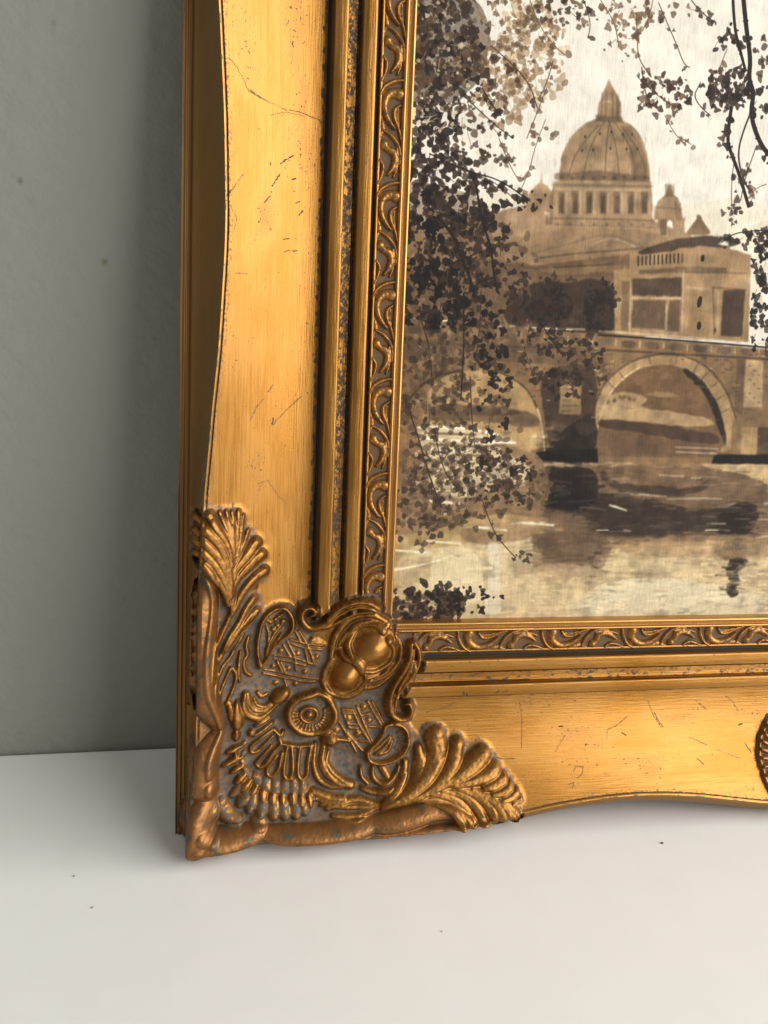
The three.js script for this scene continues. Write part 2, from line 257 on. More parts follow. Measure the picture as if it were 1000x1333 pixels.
ridge('scrolled_edge', 1, 1.6, '8.9,98.7,0.92 10.9,95.1,1.13 12.1,91.0,1.27 12.2,85.9,1.41 11.5,79.2,1.55 10.7,71.8,1.69 10.6,64.2,1.77 11.7,56.3,1.77 14.4,49.4,1.75 15.8,44.0,1.54');
ridge('scrolled_edge', 1, 1.6, '15.8,42.0,1.16 13.6,37.4,1.93 12.0,32.7,2.00 11.9,28.0,1.77');
ridge('scrolled_edge', 1, 1.8, '12.6,22.9,2.78 12.9,20.6,2.66');
ridge('scrolled_edge', 1, 1.2, '28.7,7.6,2.42 30.5,6.9,2.18');
ridge('scrolled_edge', 1, 1.2, '10.4,5.3,3.03 12.8,4.4,2.66');
ridge('scrolled_edge', 1, 1.4, '104.6,1.8,1.59 119.2,-8.7,1.59 128.5,-7.9,1.44 134.9,-5.0,0.96');
ridge('acanthus_leaf', 1, 1.7, '96.5,32.8,3.19 97.3,29.1,3.19 95.4,24.1,2.90 91.7,19.3,2.46 84.6,14.4,1.88 75.1,10.1,1.12');
ridge('acanthus_leaf', 1, 1.7, '105.2,30.2,2.23 104.0,26.1,2.36 101.4,22.2,2.11 97.3,18.3,1.72 90.6,14.5,1.31 80.2,11.1,0.80');
ridge('acanthus_leaf', 1, 1.7, '114.9,25.8,2.87 110.7,23.1,2.75 105.7,20.2,2.31 99.9,17.9,1.67 93.2,15.1,0.96');
ridge('acanthus_leaf', 1, 1.7, '119.1,20.9,2.39 114.4,19.1,2.23 109.0,17.8,1.59 102.4,16.9,0.96');
ridge('acanthus_leaf', 1, 1.7, '122.4,17.9,1.75 118.5,16.4,1.75 114.5,15.5,1.12');
ridge('acanthus_leaf', 1, 1.7, '124.8,15.4,1.52 121.1,13.9,1.44 117.4,13.4,0.96');
ridge('acanthus_leaf', 1, 1.7, '127.2,13.2,1.28 123.9,11.9,1.28 120.7,11.4,0.80');
ridge('acanthus_leaf', 1, 1.7, '128.3,10.8,1.12 125.3,9.9,0.96');
ridge('acanthus_leaf', 1, 1.3, '89.9,29.7,1.28 90.4,24.7,1.91 87.8,19.1,1.12');
ridge('acanthus_leaf', 1, 1.3, '84.6,24.7,1.12 83.6,20.0,1.28 80.4,15.7,1.28 74.7,10.7,0.80');
ridge('acanthus_leaf', 1, 1.1, '74.4,9.9,0.80 84.7,12.7,1.12 93.4,15.3,1.28 103.0,16.2,1.28 113.2,14.0,1.28 121.6,10.1,1.12 127.4,5.1,0.80');
ridge('acanthus_leaf', 1, 1.5, '87.1,12.4,0.96 95.6,11.9,1.44 101.8,8.9,1.75 105.1,2.3,1.28');
ridge('acanthus_leaf', 1, 1.5, '93.2,14.8,1.12 100.8,12.7,1.59 105.7,8.8,1.91 109.1,3.8,1.59');
ridge('acanthus_leaf', 1, 1.5, '97.6,15.5,0.96 106.1,13.1,1.59 110.9,8.7,1.91 113.6,3.5,1.59');
ridge('acanthus_leaf', 1, 1.5, '103.7,16.1,0.96 111.2,12.9,1.59 116.2,8.4,1.83 117.7,4.1,1.44');
ridge('acanthus_leaf', 1, 1.5, '109.7,15.2,0.96 115.9,11.9,1.44 119.9,7.8,1.59 121.4,4.1,1.28');
ridge('acanthus_leaf', 1, 1.5, '114.8,13.5,0.80 120.5,10.1,1.28 123.6,6.6,1.44 132.1,-5.2,1.12');
ridge('acanthus_leaf', 1, 1.5, '119.8,11.5,0.80 124.0,8.9,1.12 126.9,5.9,0.96');
ridge('acanthus_leaf', 1, 0.9, '73.6,10.7,0.80 65.2,12.9,0.90 58.5,11.5,0.90 54.4,10.3,0.80');
ridge('acanthus_leaf', 1, 0.9, '73.4,10.3,0.64 63.4,10.4,0.80 55.2,11.1,0.64');
ridge('acanthus_leaf', 1, 0.9, '73.6,9.9,0.72 65.8,7.4,0.96 56.7,7.8,0.80');
ridge('acanthus_leaf', 1, 1, '49.5,16.3,1.03 54.7,14.3,1.12 61.0,13.2,0.84');
ridge('acanthus_leaf', 1, 0.8, '50.4,13.7,0.65 55.2,12.6,0.75 61.0,12.7,0.56');
ridge('acanthus_leaf', 1, 0.8, '52.2,11.3,0.56 56.1,13.4,0.56 61.0,14.0,0.47');
ridge('shell_flutes', 1, 1, '33.3,43.6,0.47 30.9,42.4,0.51 28.1,41.4,0.47');
ridge('shell_flutes', 1, 1, '34.3,41.6,0.47 31.0,39.7,0.51 27.6,38.0,0.47');
ridge('shell_flutes', 1, 1, '33.9,38.8,0.47 29.8,36.5,0.48 26.4,33.5,0.50 27.0,31.7,0.51 28.8,31.8,0.50 31.6,34.1,0.48 34.5,36.7,0.47');
ridge('shell_flutes', 1, 1, '36.9,36.0,0.47 37.4,33.4,0.48 35.0,31.0,0.49 31.5,26.4,0.51 29.9,25.6,0.51 28.6,27.1,0.49 30.0,28.9,0.48 34.1,33.1,0.47');
ridge('shell_flutes', 1, 1, '37.9,30.4,0.47 36.4,24.4,0.49 34.6,22.3,0.50 32.7,23.2,0.50 32.7,25.0,0.49 36.0,29.6,0.47');
ridge('shell_flutes', 1, 1, '39.9,32.9,0.47 38.8,26.1,0.48 38.8,22.3,0.50 40.1,21.2,0.51 41.4,22.4,0.50 41.8,28.6,0.48 41.5,32.3,0.47');
ridge('shell_flutes', 1, 1, '44.6,31.9,0.47 43.9,25.8,0.48 44.1,21.9,0.50 45.4,21.0,0.51 47.0,22.1,0.50 47.5,26.6,0.48 48.6,32.0,0.47');
ridge('shell_flutes', 1, 1, '37.4,33.6,0.47 40.3,33.1,0.50 44.1,32.4,0.50 49.0,32.5,0.47');
ridge('shell_flutes', 1, 1, '34.9,39.1,0.47 37.4,36.7,0.51 38.3,38.0,0.47');
ridge('shell_flutes', 1, 1, '26.5,39.2,0.75 26.4,38.7,0.65');
ridge('shell_flutes', 1, 1.5, '21.2,40.5,0.62 21.3,39.0,1.03 21.4,37.5,0.62');
ridge('shell_flutes', 1, 1.5, '18.2,33.3,0.50 20.7,34.1,0.84 23.2,35.0,0.50');
ridge('shell_flutes', 1, 1.5, '16.7,28.6,0.56 20.1,29.8,0.94 23.5,31.0,0.56');
ridge('shell_flutes', 1, 1.5, '19.8,25.4,0.56 21.5,26.2,0.94 23.3,27.0,0.56');
ridge('shell_flutes', 1, 1.5, '21.6,21.2,0.67 23.0,22.3,1.12 24.4,23.4,0.67');
ridge('shell_flutes', 1, 1.5, '23.5,18.5,0.73 24.8,19.7,1.22 26.1,20.9,0.73');
ridge('shell_flutes', 1, 1.5, '27.0,17.0,0.67 27.7,18.0,1.12 28.5,18.9,0.67');
ridge('shell_flutes', 1, 1.5, '31.1,14.5,0.73 30.9,15.8,1.22 30.8,17.2,0.73');
ridge('shell_flutes', 1, 1.5, '34.5,13.7,0.73 34.5,14.9,1.22 34.5,16.0,0.73');
ridge('shell_flutes', 1, 1.5, '38.2,13.5,0.62 38.1,14.6,1.03 38.0,15.6,0.62');
ridge('shell_flutes', 1, 1.5, '41.6,13.3,0.67 41.7,14.6,1.12 41.7,15.9,0.67');
ridge('shell_flutes', 1, 1.5, '44.9,12.7,0.67 44.9,13.9,1.12 44.9,15.2,0.67');
ridge('shell_flutes', 1, 1.5, '48.4,11.9,0.62 48.0,13.8,1.03 47.6,15.6,0.62');
ridge('shell_flutes', 1, 1.5, '21.1,33.2,0.45 21.3,31.2,0.75 21.6,29.1,0.45');
ridge('shell_teeth', 1, 1.2, '20.0,16.5,0.72 21.4,17.7,1.03 22.8,18.9,1.03');
ridge('shell_teeth', 1, 1.2, '22.7,13.4,0.92 24.1,15.0,1.31 25.5,16.7,1.31');
ridge('shell_teeth', 1, 1.2, '26.2,11.4,0.98 26.9,13.5,1.40 27.7,15.7,1.40');
ridge('shell_teeth', 1, 1.2, '30.3,9.7,1.05 30.7,11.8,1.50 31.1,13.9,1.50');
ridge('shell_teeth', 1, 1.2, '35.0,9.1,1.11 34.9,11.2,1.59 34.8,13.3,1.59');
ridge('shell_teeth', 1, 1.2, '39.1,8.8,1.11 38.8,10.7,1.59 38.6,12.6,1.59');
ridge('shell_teeth', 1, 1.2, '43.0,8.9,1.05 42.9,10.8,1.50 42.9,12.6,1.50');
ridge('shell_teeth', 1, 1.2, '46.3,9.8,0.98 46.1,11.2,1.40 45.9,12.7,1.40');
ridge('shell_teeth', 1, 0.9, '25.8,23.1,0.94 25.1,24.3,0.94 24.3,26.1,0.65');
ridge('shell_teeth', 1, 0.9, '29.3,20.8,1.22 28.6,21.7,1.22 27.9,22.6,0.85');
ridge('shell_teeth', 1, 0.9, '32.1,18.3,1.31 31.9,19.5,1.31 31.7,20.7,0.92');
ridge('shell_teeth', 1, 0.9, '35.4,17.3,1.40 35.4,18.5,1.40 35.5,19.8,0.98');
ridge('shell_teeth', 1, 0.9, '38.8,17.1,1.31 38.8,18.4,1.31 38.9,19.7,0.92');
ridge('shell_teeth', 1, 0.9, '42.1,16.5,1.22 42.2,18.3,1.22 42.2,20.2,0.85');
ridge('shell_teeth', 1, 0.9, '45.5,16.3,1.22 45.6,18.2,1.22 45.6,20.0,0.85');
ridge('shell_teeth', 1, 0.9, '24.7,27.5,0.84 24.0,28.1,0.84 23.3,28.8,0.59');
ridge('shell_teeth', 1, 0.9, '24.2,32.0,0.65 23.6,31.4,0.65 23.0,30.8,0.46');
ridge('shell_teeth', 1, 0.9, '24.3,35.5,0.56 23.6,35.1,0.56 22.9,34.8,0.39');
ridge('shell_teeth', 1, 1.3, '16.3,14.6,1.40 16.7,12.1,1.87 19.0,9.9,1.68 22.3,8.7,1.12');
ridge('rosette', 1, 1.5, '57.5,43.5,1.03 57.3,41.9,1.03 56.6,40.4,1.03 55.7,39.2,1.03 54.4,38.1,1.03 52.8,37.3,1.03 51.1,36.9,1.03 49.2,36.7,1.03 47.4,36.9,1.03 45.6,37.4,1.03 43.9,38.2,1.03 42.5,39.3,1.03 41.4,40.6,1.03 40.6,42.2,1.03 40.2,43.8,1.03 40.1,45.4,1.03 40.5,46.9,1.03 41.3,48.3,1.03 42.4,49.5,1.03 43.8,50.4,1.03 45.5,51.0,1.03 47.2,51.3,1.03 49.0,51.7,1.03 50.4,52.2,1.03 52.2,51.5,1.03 53.8,50.6,1.03 55.1,49.4,1.03 56.6,46.7,1.03 57.3,45.2,1.03 57.5,43.6,1.03');
ridge('rosette', 1, 1.1, '50.9,44.0,0.65 50.5,42.7,0.61 49.5,41.7,0.57 48.1,41.3,0.53 46.6,41.5,0.55 45.3,42.4,0.59 44.6,43.6,0.63 44.5,44.9,0.63 45.2,46.1,0.59 46.5,46.8,0.55 48.0,46.9,0.53 49.4,46.4,0.57 50.5,45.3,0.61 50.9,44.0,0.65');
ridge('rosette', 1, 1.4, '47.7,44.2,1.22 47.8,44.1,1.12');
ridge('rosette', 1, 0.8, '53.2,45.3,0.37 55.4,45.8,0.42');
ridge('rosette', 1, 0.8, '53.5,44.3,0.37 55.9,44.4,0.42');
ridge('rosette', 1, 0.8, '53.5,43.3,0.37 55.9,43.0,0.42');
ridge('rosette', 1, 0.8, '53.2,42.3,0.37 55.6,41.7,0.42');
ridge('rosette', 1, 0.8, '52.8,41.4,0.37 54.9,40.5,0.42');
ridge('rosette', 1, 0.8, '52.0,40.7,0.37 53.9,39.4,0.42');
ridge('rosette', 1, 0.8, '51.1,40.1,0.37 52.6,38.6,0.42');
ridge('rosette', 1, 0.8, '50.1,39.7,0.37 51.1,38.1,0.42');
ridge('rosette', 1, 0.8, '48.9,39.5,0.37 49.5,37.9,0.42');
ridge('rosette', 1, 0.8, '47.8,39.6,0.37 47.9,38.0,0.42');
ridge('rosette', 1, 0.8, '46.7,39.9,0.37 46.4,38.4,0.42');
ridge('rosette', 1, 0.8, '45.6,40.3,0.37 44.9,39.0,0.42');
ridge('rosette', 1, 0.8, '44.7,41.0,0.37 43.7,40.0,0.42');
ridge('rosette', 1, 0.8, '44.0,41.9,0.37 42.7,41.1,0.42');
ridge('rosette', 1, 0.8, '43.6,42.8,0.37 42.0,42.5,0.42');
ridge('rosette', 1, 0.8, '43.3,43.9,0.37 41.7,43.9,0.42');
ridge('rosette', 1, 0.8, '43.3,44.9,0.37 41.7,45.3,0.42');
ridge('rosette', 1, 1, '44.3,50.5,0.84 46.8,51.2,1.12 49.2,51.9,0.65');
ridge('rosette', 1, 0.9, '51.1,51.6,0.84 51.4,51.1,0.75');
ridge('rosette', 1, 0.9, '55.9,46.5,0.94 56.2,46.0,0.84');
ridge('cup', 1, 1.4, '24.0,53.8,0.65 23.7,49.7,0.84 25.8,45.5,1.03 29.4,44.1,1.03 33.2,46.0,0.84 36.6,49.3,0.65');
ridge('cup', 1, 1, '25.2,53.8,0.56 25.9,49.8,0.67 27.9,47.1,0.72 30.8,46.6,0.70 33.7,48.2,0.56');
ridge('cup', 1, 0.9, '27.4,51.5,0.47 28.6,48.9,0.53 31.3,48.0,0.53 33.4,48.9,0.47');
ridge('cup', 1, 1.7, '38.7,52.8,1.40 37.0,51.4,1.87 35.6,50.3,1.59');
ridge('cup', 1, 0.8, '28.8,53.3,0.56 30.2,51.8,0.65 32.1,52.3,0.56');
ridge('shield_left', 1, 1.6, '29.4,62.8,0.59 28.3,69.3,0.59 28.6,74.7,0.59 30.4,80.5,0.63 33.7,83.5,0.66 37.6,84.2,0.66 40.2,81.5,0.66 41.0,77.4,0.66 39.7,74.7,0.56 36.7,72.6,0.49 33.8,69.7,0.46 32.2,66.8,0.46 30.2,63.7,0.53 29.4,62.7,0.46');
ridge('shield_left', 1, 0.9, '31.5,67.3,0.46 31.8,69.6,0.46 33.4,73.5,0.49 35.5,76.4,0.54 38.0,79.3,0.59');
ridge('shield_left', 1, 0.9, '31.9,67.2,0.33 34.0,70.8,0.36 36.9,74.8,0.30');
ridge('shield_left', 1, 0.8, '31.9,72.0,0.30 32.2,75.0,0.40 31.3,78.2,0.33');
ridge('shield_left', 1, 0.9, '32.9,79.0,0.63 33.1,79.1,0.53');
ridge('shield_left', 1, 0.9, '34.6,79.8,0.63 34.8,80.0,0.53');
ridge('shield_left', 1, 0.9, '36.8,81.5,0.63 37.0,81.6,0.53');
ridge('shield_left', 1, 0.9, '37.2,79.4,0.63 37.4,79.5,0.53');
ridge('shield_left', 1, 0.9, '35.3,77.8,0.63 35.5,77.9,0.53');
ridge('shield_left', 1, 0.9, '33.8,76.6,0.63 34.0,76.7,0.53');
ridge('shield_left', 1, 0.9, '32.1,79.6,0.63 32.3,79.7,0.53');
ridge('shield_left', 1, 0.9, '35.6,80.7,0.63 35.8,80.8,0.53');
ridge('shield_right', 1, 1.5, '69.9,29.2,0.62 71.3,30.7,0.58 74.2,33.2,0.58 75.9,35.9,0.62 76.8,38.6,0.65 79.6,39.0,0.69 83.2,38.0,0.69 85.5,35.1,0.69 85.8,31.2,0.69 83.5,27.5,0.69 79.9,25.4,0.69 74.9,24.7,0.65 71.0,25.7,0.65 70.0,27.7,0.69 69.9,29.2,0.62');
ridge('shield_right', 1, 0.9, '70.5,28.2,0.42 74.2,30.7,0.46 78.6,34.2,0.35');
ridge('shield_right', 1, 0.9, '73.1,27.9,0.42 76.7,30.4,0.46 79.4,33.8,0.35');
ridge('shield_right', 1, 0.8, '74.8,27.8,0.54 78.1,28.8,0.58 79.8,32.2,0.46');
ridge('shield_right', 1, 0.5, '81.7,34.9,0.27 83.4,35.6,0.27');
ridge('shield_right', 1, 0.5, '82.5,33.3,0.27 84.4,33.2,0.27');
ridge('shield_right', 1, 0.5, '82.3,31.4,0.27 84.2,30.9,0.27');
ridge('shield_right', 1, 0.5, '81.2,29.5,0.27 82.7,28.6,0.27');
ridge('lattice', 1, 0.8, '40.1,72.6,0.30 46.3,70.7,0.30 52.3,69.9,0.30');
ridge('lattice', 1, 0.8, '40.1,71.3,0.30 44.9,69.4,0.30 52.0,68.3,0.30');
ridge('lattice', 1, 0.8, '34.4,66.9,0.30 42.0,65.6,0.30 48.5,63.1,0.30');
ridge('lattice', 1, 0.8, '34.4,65.6,0.30 42.4,63.6,0.30 45.8,62.6,0.30');
ridge('lattice', 1, 0.8, '31.1,61.5,0.30 41.1,59.0,0.30 50.6,57.2,0.30');
ridge('lattice', 1, 0.8, '30.5,60.2,0.30 37.7,58.0,0.30 40.1,57.5,0.30');
ridge('lattice', 1, 0.8, '40.5,57.6,0.30 45.3,56.3,0.30 49.6,56.2,0.30');
ridge('lattice', 1, 0.8, '42.0,75.6,0.30 43.9,71.7,0.30');
ridge('lattice', 1, 0.8, '43.4,75.5,0.30 46.3,70.5,0.30 49.1,63.5,0.30');
ridge('lattice', 1, 0.8, '37.7,70.4,0.30 40.2,66.4,0.30');
ridge('lattice', 1, 0.8, '39.1,71.7,0.30 41.6,66.7,0.30 42.6,60.7,0.30');
ridge('lattice', 1, 0.8, '35.5,64.4,0.30 37.6,60.1,0.30');
ridge('lattice', 1, 0.8, '36.9,63.9,0.30 38.7,60.0,0.30');
ridge('lattice', 1, 0.8, '45.7,68.5,0.30 47.0,63.2,0.30');
ridge('lattice', 1, 0.8, '47.7,67.7,0.30 49.5,62.4,0.30');
ridge('lattice', 1, 0.8, '38.4,57.2,0.30 39.7,54.3,0.30');
ridge('lattice', 1, 0.8, '42.9,67.3,0.66 43.1,67.2,0.59');
ridge('lattice', 1, 0.8, '36.8,68.4,0.66 36.9,68.4,0.59');
ridge('lattice', 1, 0.8, '34.2,62.5,0.66 34.3,62.5,0.59');
ridge('lattice', 1, 0.8, '39.7,61.6,0.66 39.8,61.6,0.59');
ridge('lattice', 1, 0.8, '45.9,60.1,0.66 46.0,60.1,0.59');
ridge('lattice', 1, 0.8, '35.3,56.1,0.66 35.5,56.1,0.59');
ridge('lattice', 1, 0.8, '42.6,55.4,0.66 42.7,55.4,0.59');
ridge('lattice', 1, 0.8, '48.1,71.9,0.66 48.3,71.9,0.59');
ridge('lattice', 1, 0.8, '50.0,65.9,0.66 50.2,65.9,0.59');
ridge('lattice', 1, 0.8, '65.9,45.9,0.35 68.9,38.9,0.35 71.9,32.6,0.35');
ridge('lattice', 1, 0.8, '64.5,43.9,0.35 67.6,37.8,0.35 71.1,32.2,0.35');
ridge('lattice', 1, 0.8, '69.9,47.8,0.35 72.5,43.2,0.35 75.3,38.6,0.35');
ridge('lattice', 1, 0.8, '71.6,47.7,0.35 74.0,43.4,0.35 76.4,39.1,0.35');
ridge('lattice', 1, 0.8, '58.6,41.7,0.35 62.3,35.3,0.35 66.0,28.6,0.35');
ridge('lattice', 1, 0.8, '62.3,36.4,0.35 65.2,32.8,0.35 68.1,29.3,0.35');
ridge('lattice', 1, 0.8, '60.2,44.1,0.35 65.1,43.5,0.35');
ridge('lattice', 1, 0.8, '60.2,45.3,0.35 64.3,44.9,0.35');
ridge('lattice', 1, 0.8, '61.9,40.0,0.35 66.4,39.4,0.35');
ridge('lattice', 1, 0.8, '62.3,38.4,0.35 66.0,37.8,0.35');
ridge('lattice', 1, 0.8, '67.6,42.8,0.35 70.9,43.1,0.35');
ridge('lattice', 1, 0.8, '70.1,38.5,0.35 75.1,37.8,0.35');
ridge('lattice', 1, 0.8, '66.8,32.8,0.35 70.1,32.6,0.35');
ridge('lattice', 1, 0.8, '60.6,43.7,0.35 63.1,38.4,0.35');
ridge('lattice', 1, 0.8, '68.4,45.6,0.92 68.5,45.6,0.77');
ridge('lattice', 1, 0.8, '62.7,41.8,0.92 62.9,41.8,0.77');
ridge('lattice', 1, 0.8, '70.5,40.7,0.92 70.7,40.7,0.77');
ridge('lattice', 1, 0.8, '66.4,35.7,0.92 66.6,35.7,0.77');
ridge('lattice', 1, 0.8, '55.9,46.2,0.92 56.1,46.2,0.77');
ridge('lattice', 1, 0.8, '58.3,37.4,0.92 58.4,37.4,0.77');
ridge('lattice', 1, 0.35, '49.9,71.7,1.65 52.2,72.7,1.98 54.2,74.8,1.32');
ridge('volute', 1, 2, '47.3,81.2,0.53 48.8,82.0,0.70 48.4,83.7,0.78 46.2,84.5,0.88 44.2,83.0,0.96 44.3,79.6,1.05 47.1,76.9,1.17 49.6,77.2,1.24 53.4,79.1,1.17 54.3,79.8,0.99');
ridge('volute', 1, 2.4, '53.1,80.2,0.88 57.6,84.5,1.06 63.4,86.6,1.14 68.5,86.2,1.14 72.2,83.8,1.06');
ridge('volute', 1, 0.8, '70.3,86.1,1.50 71.5,84.8,1.50');
ridge('volute', 1, 2.2, '53.3,79.0,0.70 58.2,82.4,0.74 63.5,84.5,0.77 68.1,84.2,0.77 71.1,83.0,0.70');
ridge('volute', 1, 1.9, '50.0,76.6,0.70 54.7,77.7,0.77 59.1,80.1,0.77 64.5,82.2,0.72 70.4,82.5,0.62');
ridge('volute', 1, 2.2, '86.2,71.1,0.88 88.1,67.7,0.94 88.2,63.0,0.97 86.1,58.3,0.97 82.9,54.2,0.91 80.3,50.0,0.88 79.8,45.0,0.88');
ridge('volute', 1, 2.2, '84.8,70.6,0.88 84.6,65.4,0.95 82.5,60.3,0.97 79.5,55.2,0.93 77.7,49.6,0.88 77.9,44.6,0.88');
ridge('volute', 1, 1.9, '86.0,68.2,0.53 85.8,63.5,0.63 83.7,58.4,0.66 81.1,53.8,0.65 80.1,47.9,0.62');
ridge('volute', 1, 2, '78.0,51.8,1.16 77.7,46.9,1.31 79.2,42.7,1.31 82.4,41.1,1.23 85.5,41.7,1.08 86.4,44.3,0.92 85.2,47.2,0.69 83.9,46.7,0.54');
ridge('cartouche', 0, 3.2, '71.3,69.2,9.46 67.7,66.0,9.46 64.2,62.4,8.36 61.1,58.8,7.92');
ridge('cartouche', 1, 1.2, '74.1,75.7,1.32 72.2,77.8,1.19 68.5,78.4,1.14 64.5,77.0,1.19 61.9,73.8,1.19 60.9,70.3,1.06 62.4,66.1,0.88');
ridge('cartouche', 1, 1.2, '75.2,78.9,0.88 71.2,80.8,1.06 66.7,81.3,1.14 61.8,79.6,1.19 58.3,76.0,1.19 56.2,72.1,1.14 55.5,65.9,1.06');
ridge('cartouche', 1, 1.1, '62.7,75.9,0.62 59.7,73.0,0.75 58.0,69.0,0.79 59.0,66.6,0.79 61.5,65.1,0.88');
ridge('cartouche', 1, 1.4, '63.6,65.4,1.67 65.4,63.5,1.67 66.2,61.2,1.23');
ridge('cartouche', 1, 1.2, '55.7,65.3,0.88 53.3,60.6,0.88 52.8,56.4,0.97 54.7,52.7,0.97 58.3,50.9,1.06 62.4,50.5,1.14 66.5,52.6,1.06 68.3,56.2,0.79 67.6,59.4,0.53');
ridge('cartouche', 1, 1.1, '76.6,71.9,0.66 78.7,67.9,0.77 77.9,63.7,0.79 74.8,61.3,0.79 71.1,60.1,0.76 67.4,60.9,0.62');
ridge('cartouche', 1, 1.1, '79.5,73.5,0.70 81.6,69.1,0.79 81.2,64.0,0.79 77.7,59.1,0.88 73.2,56.6,0.88 69.1,55.8,0.79');
ridge('cartouche', 1, 1, '78.6,62.8,0.53 74.9,58.6,0.62 71.2,57.6,0.62 68.2,57.7,0.53');
ridge('cartouche', 1, 0.9, '80.4,61.6,0.62 77.3,57.1,0.79 72.9,53.9,0.97 68.7,53.1,0.79');
ridge('cartouche', 1, 1.4, '76.0,77.7,1.23 76.2,77.6,1.14');
ridge('cartouche', 1, 1.4, '76.3,72.1,1.36 76.5,72.0,1.23');
ridge('cartouche', 1, 1, '77.6,76.3,0.66 77.7,76.2,0.66');
ridge('spiral_scroll', 1, 1.8, '55.5,34.0,2.00 56.3,33.8,1.77');
ridge('spiral_scroll', 1, 1.1, '56.9,34.5,0.77 59.9,34.0,0.65 63.1,33.3,0.54');
ridge('spiral_scroll', 1, 1.2, '55.4,29.8,0.54 54.7,26.1,0.69 57.0,22.3,0.73 60.7,19.6,0.73 63.7,18.4,0.77');
ridge('spiral_scroll', 1, 1.2, '53.6,31.0,0.54 52.8,26.9,0.69 55.3,21.7,0.73 59.3,18.5,0.77 63.7,17.6,1.00');
ridge('spiral_scroll', 1, 1.1, '50.4,32.9,0.56 49.7,25.6,0.70 51.8,20.2,0.75 55.6,17.8,0.75 60.7,17.5,0.65');
ridge('spiral_scroll', 1, 1, '53.4,31.8,0.51 52.4,26.4,0.61 54.2,21.8,0.61 58.1,18.8,0.56');
ridge('spiral_scroll', 1, 1.2, '67.3,23.5,0.39 67.8,20.3,0.54 70.0,18.0,0.54');
ridge('spiral_scroll', 1, 1.2, '72.0,23.3,0.46 71.9,20.9,0.62 73.5,18.5,0.73 76.4,18.0,0.69 79.3,19.4,0.58 81.4,21.7,0.46 82.0,23.4,0.39');
ridge('spiral_scroll', 1, 1.1, '67.7,16.3,0.54 72.1,15.0,0.77 77.1,15.6,0.77 79.0,16.7,0.46');
ridge('spiral_scroll', 1, 0.8, '75.1,23.7,0.77 76.9,21.0,0.92 77.7,19.9,0.69');
ridge('orb', 1, 3.4, '70.2,69.0,6.16 70.2,69.0,6.16');
ridge('orb', 1, 3.2, '60.5,59.0,5.15 60.5,59.0,5.15');
ridge('scrolled_edge', 0, -1, '9.5,103,1.5 11,99,2.6 10.2,92,4.2 9.4,84,5 9,75,5.2 9,66,5.2 9.6,58,5 11.4,51,4.4 14,45.5,3 15,42,2');
ridge('scrolled_edge', 0, -1, '15,41.5,2 12.8,38.5,3.6 10.6,33,5 9.9,27,5.4 10.2,21.5,4.8 12,18,2.6');
ridge('scrolled_edge', 0, -1, '12,17,2.5 10.4,14,4.8 9,9.5,6.2 7.8,4.5,6.6 7.4,.6,5.8');
ridge('scrolled_edge', 0, -1, '8,.4,5.6 14,1.2,5.6 21,2.4,4.8 28,3.8,3.6 32,4.6,2');
ridge('scrolled_edge', 0, -1, '30.5,4,2.2 38,2.6,3.8 48,1.8,4.3 58,2.2,4.2 66,3.2,3.8 73,4.6,2.8');
ridge('scrolled_edge', 0, -1, '69,4,2.6 77,4.6,4 86,6.2,4.5 94,7.8,4.2 101,7.4,3.4 107,4.6,2.2');
ridge('scrolled_edge', 0, -1, '56,-.2,2 68,-.6,2.7 80,-.8,2.9 92,.2,2.8 104,1,2.4 115,2.6,1.7');
corner.soften(4);
{ // the ridges of one cast share a swelling: a broad rise under each crowd of them
  const { w, h } = corner, L = corner.layer[1], blur = (src, r) => { const tmp = new Float32Array(w * h), out = new Float32Array(w * h); for (let j = 0; j < h; j++) { let s = 0; for (let i = -r; i < w + r; i++) { if (i + r < w) s += i + r >= 0 ? src[j * w + i + r] : 0; if (i - r - 1 >= 0 && i - r - 1 < w) s -= src[j * w + i - r - 1]; if (i >= 0 && i < w) tmp[j * w + i] = s / (2 * r + 1); } } for (let i = 0; i < w; i++) { let s = 0; for (let j = -r; j < h + r; j++) { if (j + r < h && j + r >= 0) s += tmp[(j + r) * w + i]; if (j - r - 1 >= 0 && j - r - 1 < h) s -= tmp[(j - r - 1) * w + i]; if (j >= 0 && j < h) out[j * w + i] = s / (2 * r + 1); } } return out; };
  const wide = blur(blur(L, 10), 9); for (let a = 0; a < w * h; a++) { corner.layer[0][a] += .85 * wide[a]; L[a] *= .85; }
}
const outline = pts('4.7,121.1 7.7,124.6 12.3,124.2 17.6,122 24.5,115.7 28.8,105.9 31.3,95.4 36.5,88.3 44.9,85.3 57,89.7 68.3,90.2 76.6,85.7 86.3,76.9 90.7,66.4 89,51.6 93.5,41.3 106.9,35.1 119.1,27.6 127.4,15.3 131.1,6.5 124.1,-10 104.9,-11.9 64.6,-12.2 3.4,-14.5 -0.6,15.6 4.1,33.9 4.5,42.4 5.5,49.6 4.3,62.9 4.9,84.8 3.9,100.5');
function signedTo(poly, x, y) {                                     // millimetres to the outline, negative inside
  let inside = false, best = 1e9;
  for (let i = 0, j = poly.length - 1; i < poly.length; j = i++) { const [ax, ay] = poly[j], [bx, by] = poly[i], dx = bx - ax, dy = by - ay, t = clamp(((x - ax) * dx + (y - ay) * dy) / (dx * dx + dy * dy)); best = Math.min(best, Math.hypot(x - ax - t * dx, y - ay - t * dy)); if ((ay > y) !== (by > y) && x < (bx - ax) * (y - ay) / (by - ay) + ax) inside = !inside; }
  return inside ? -best : best;
}
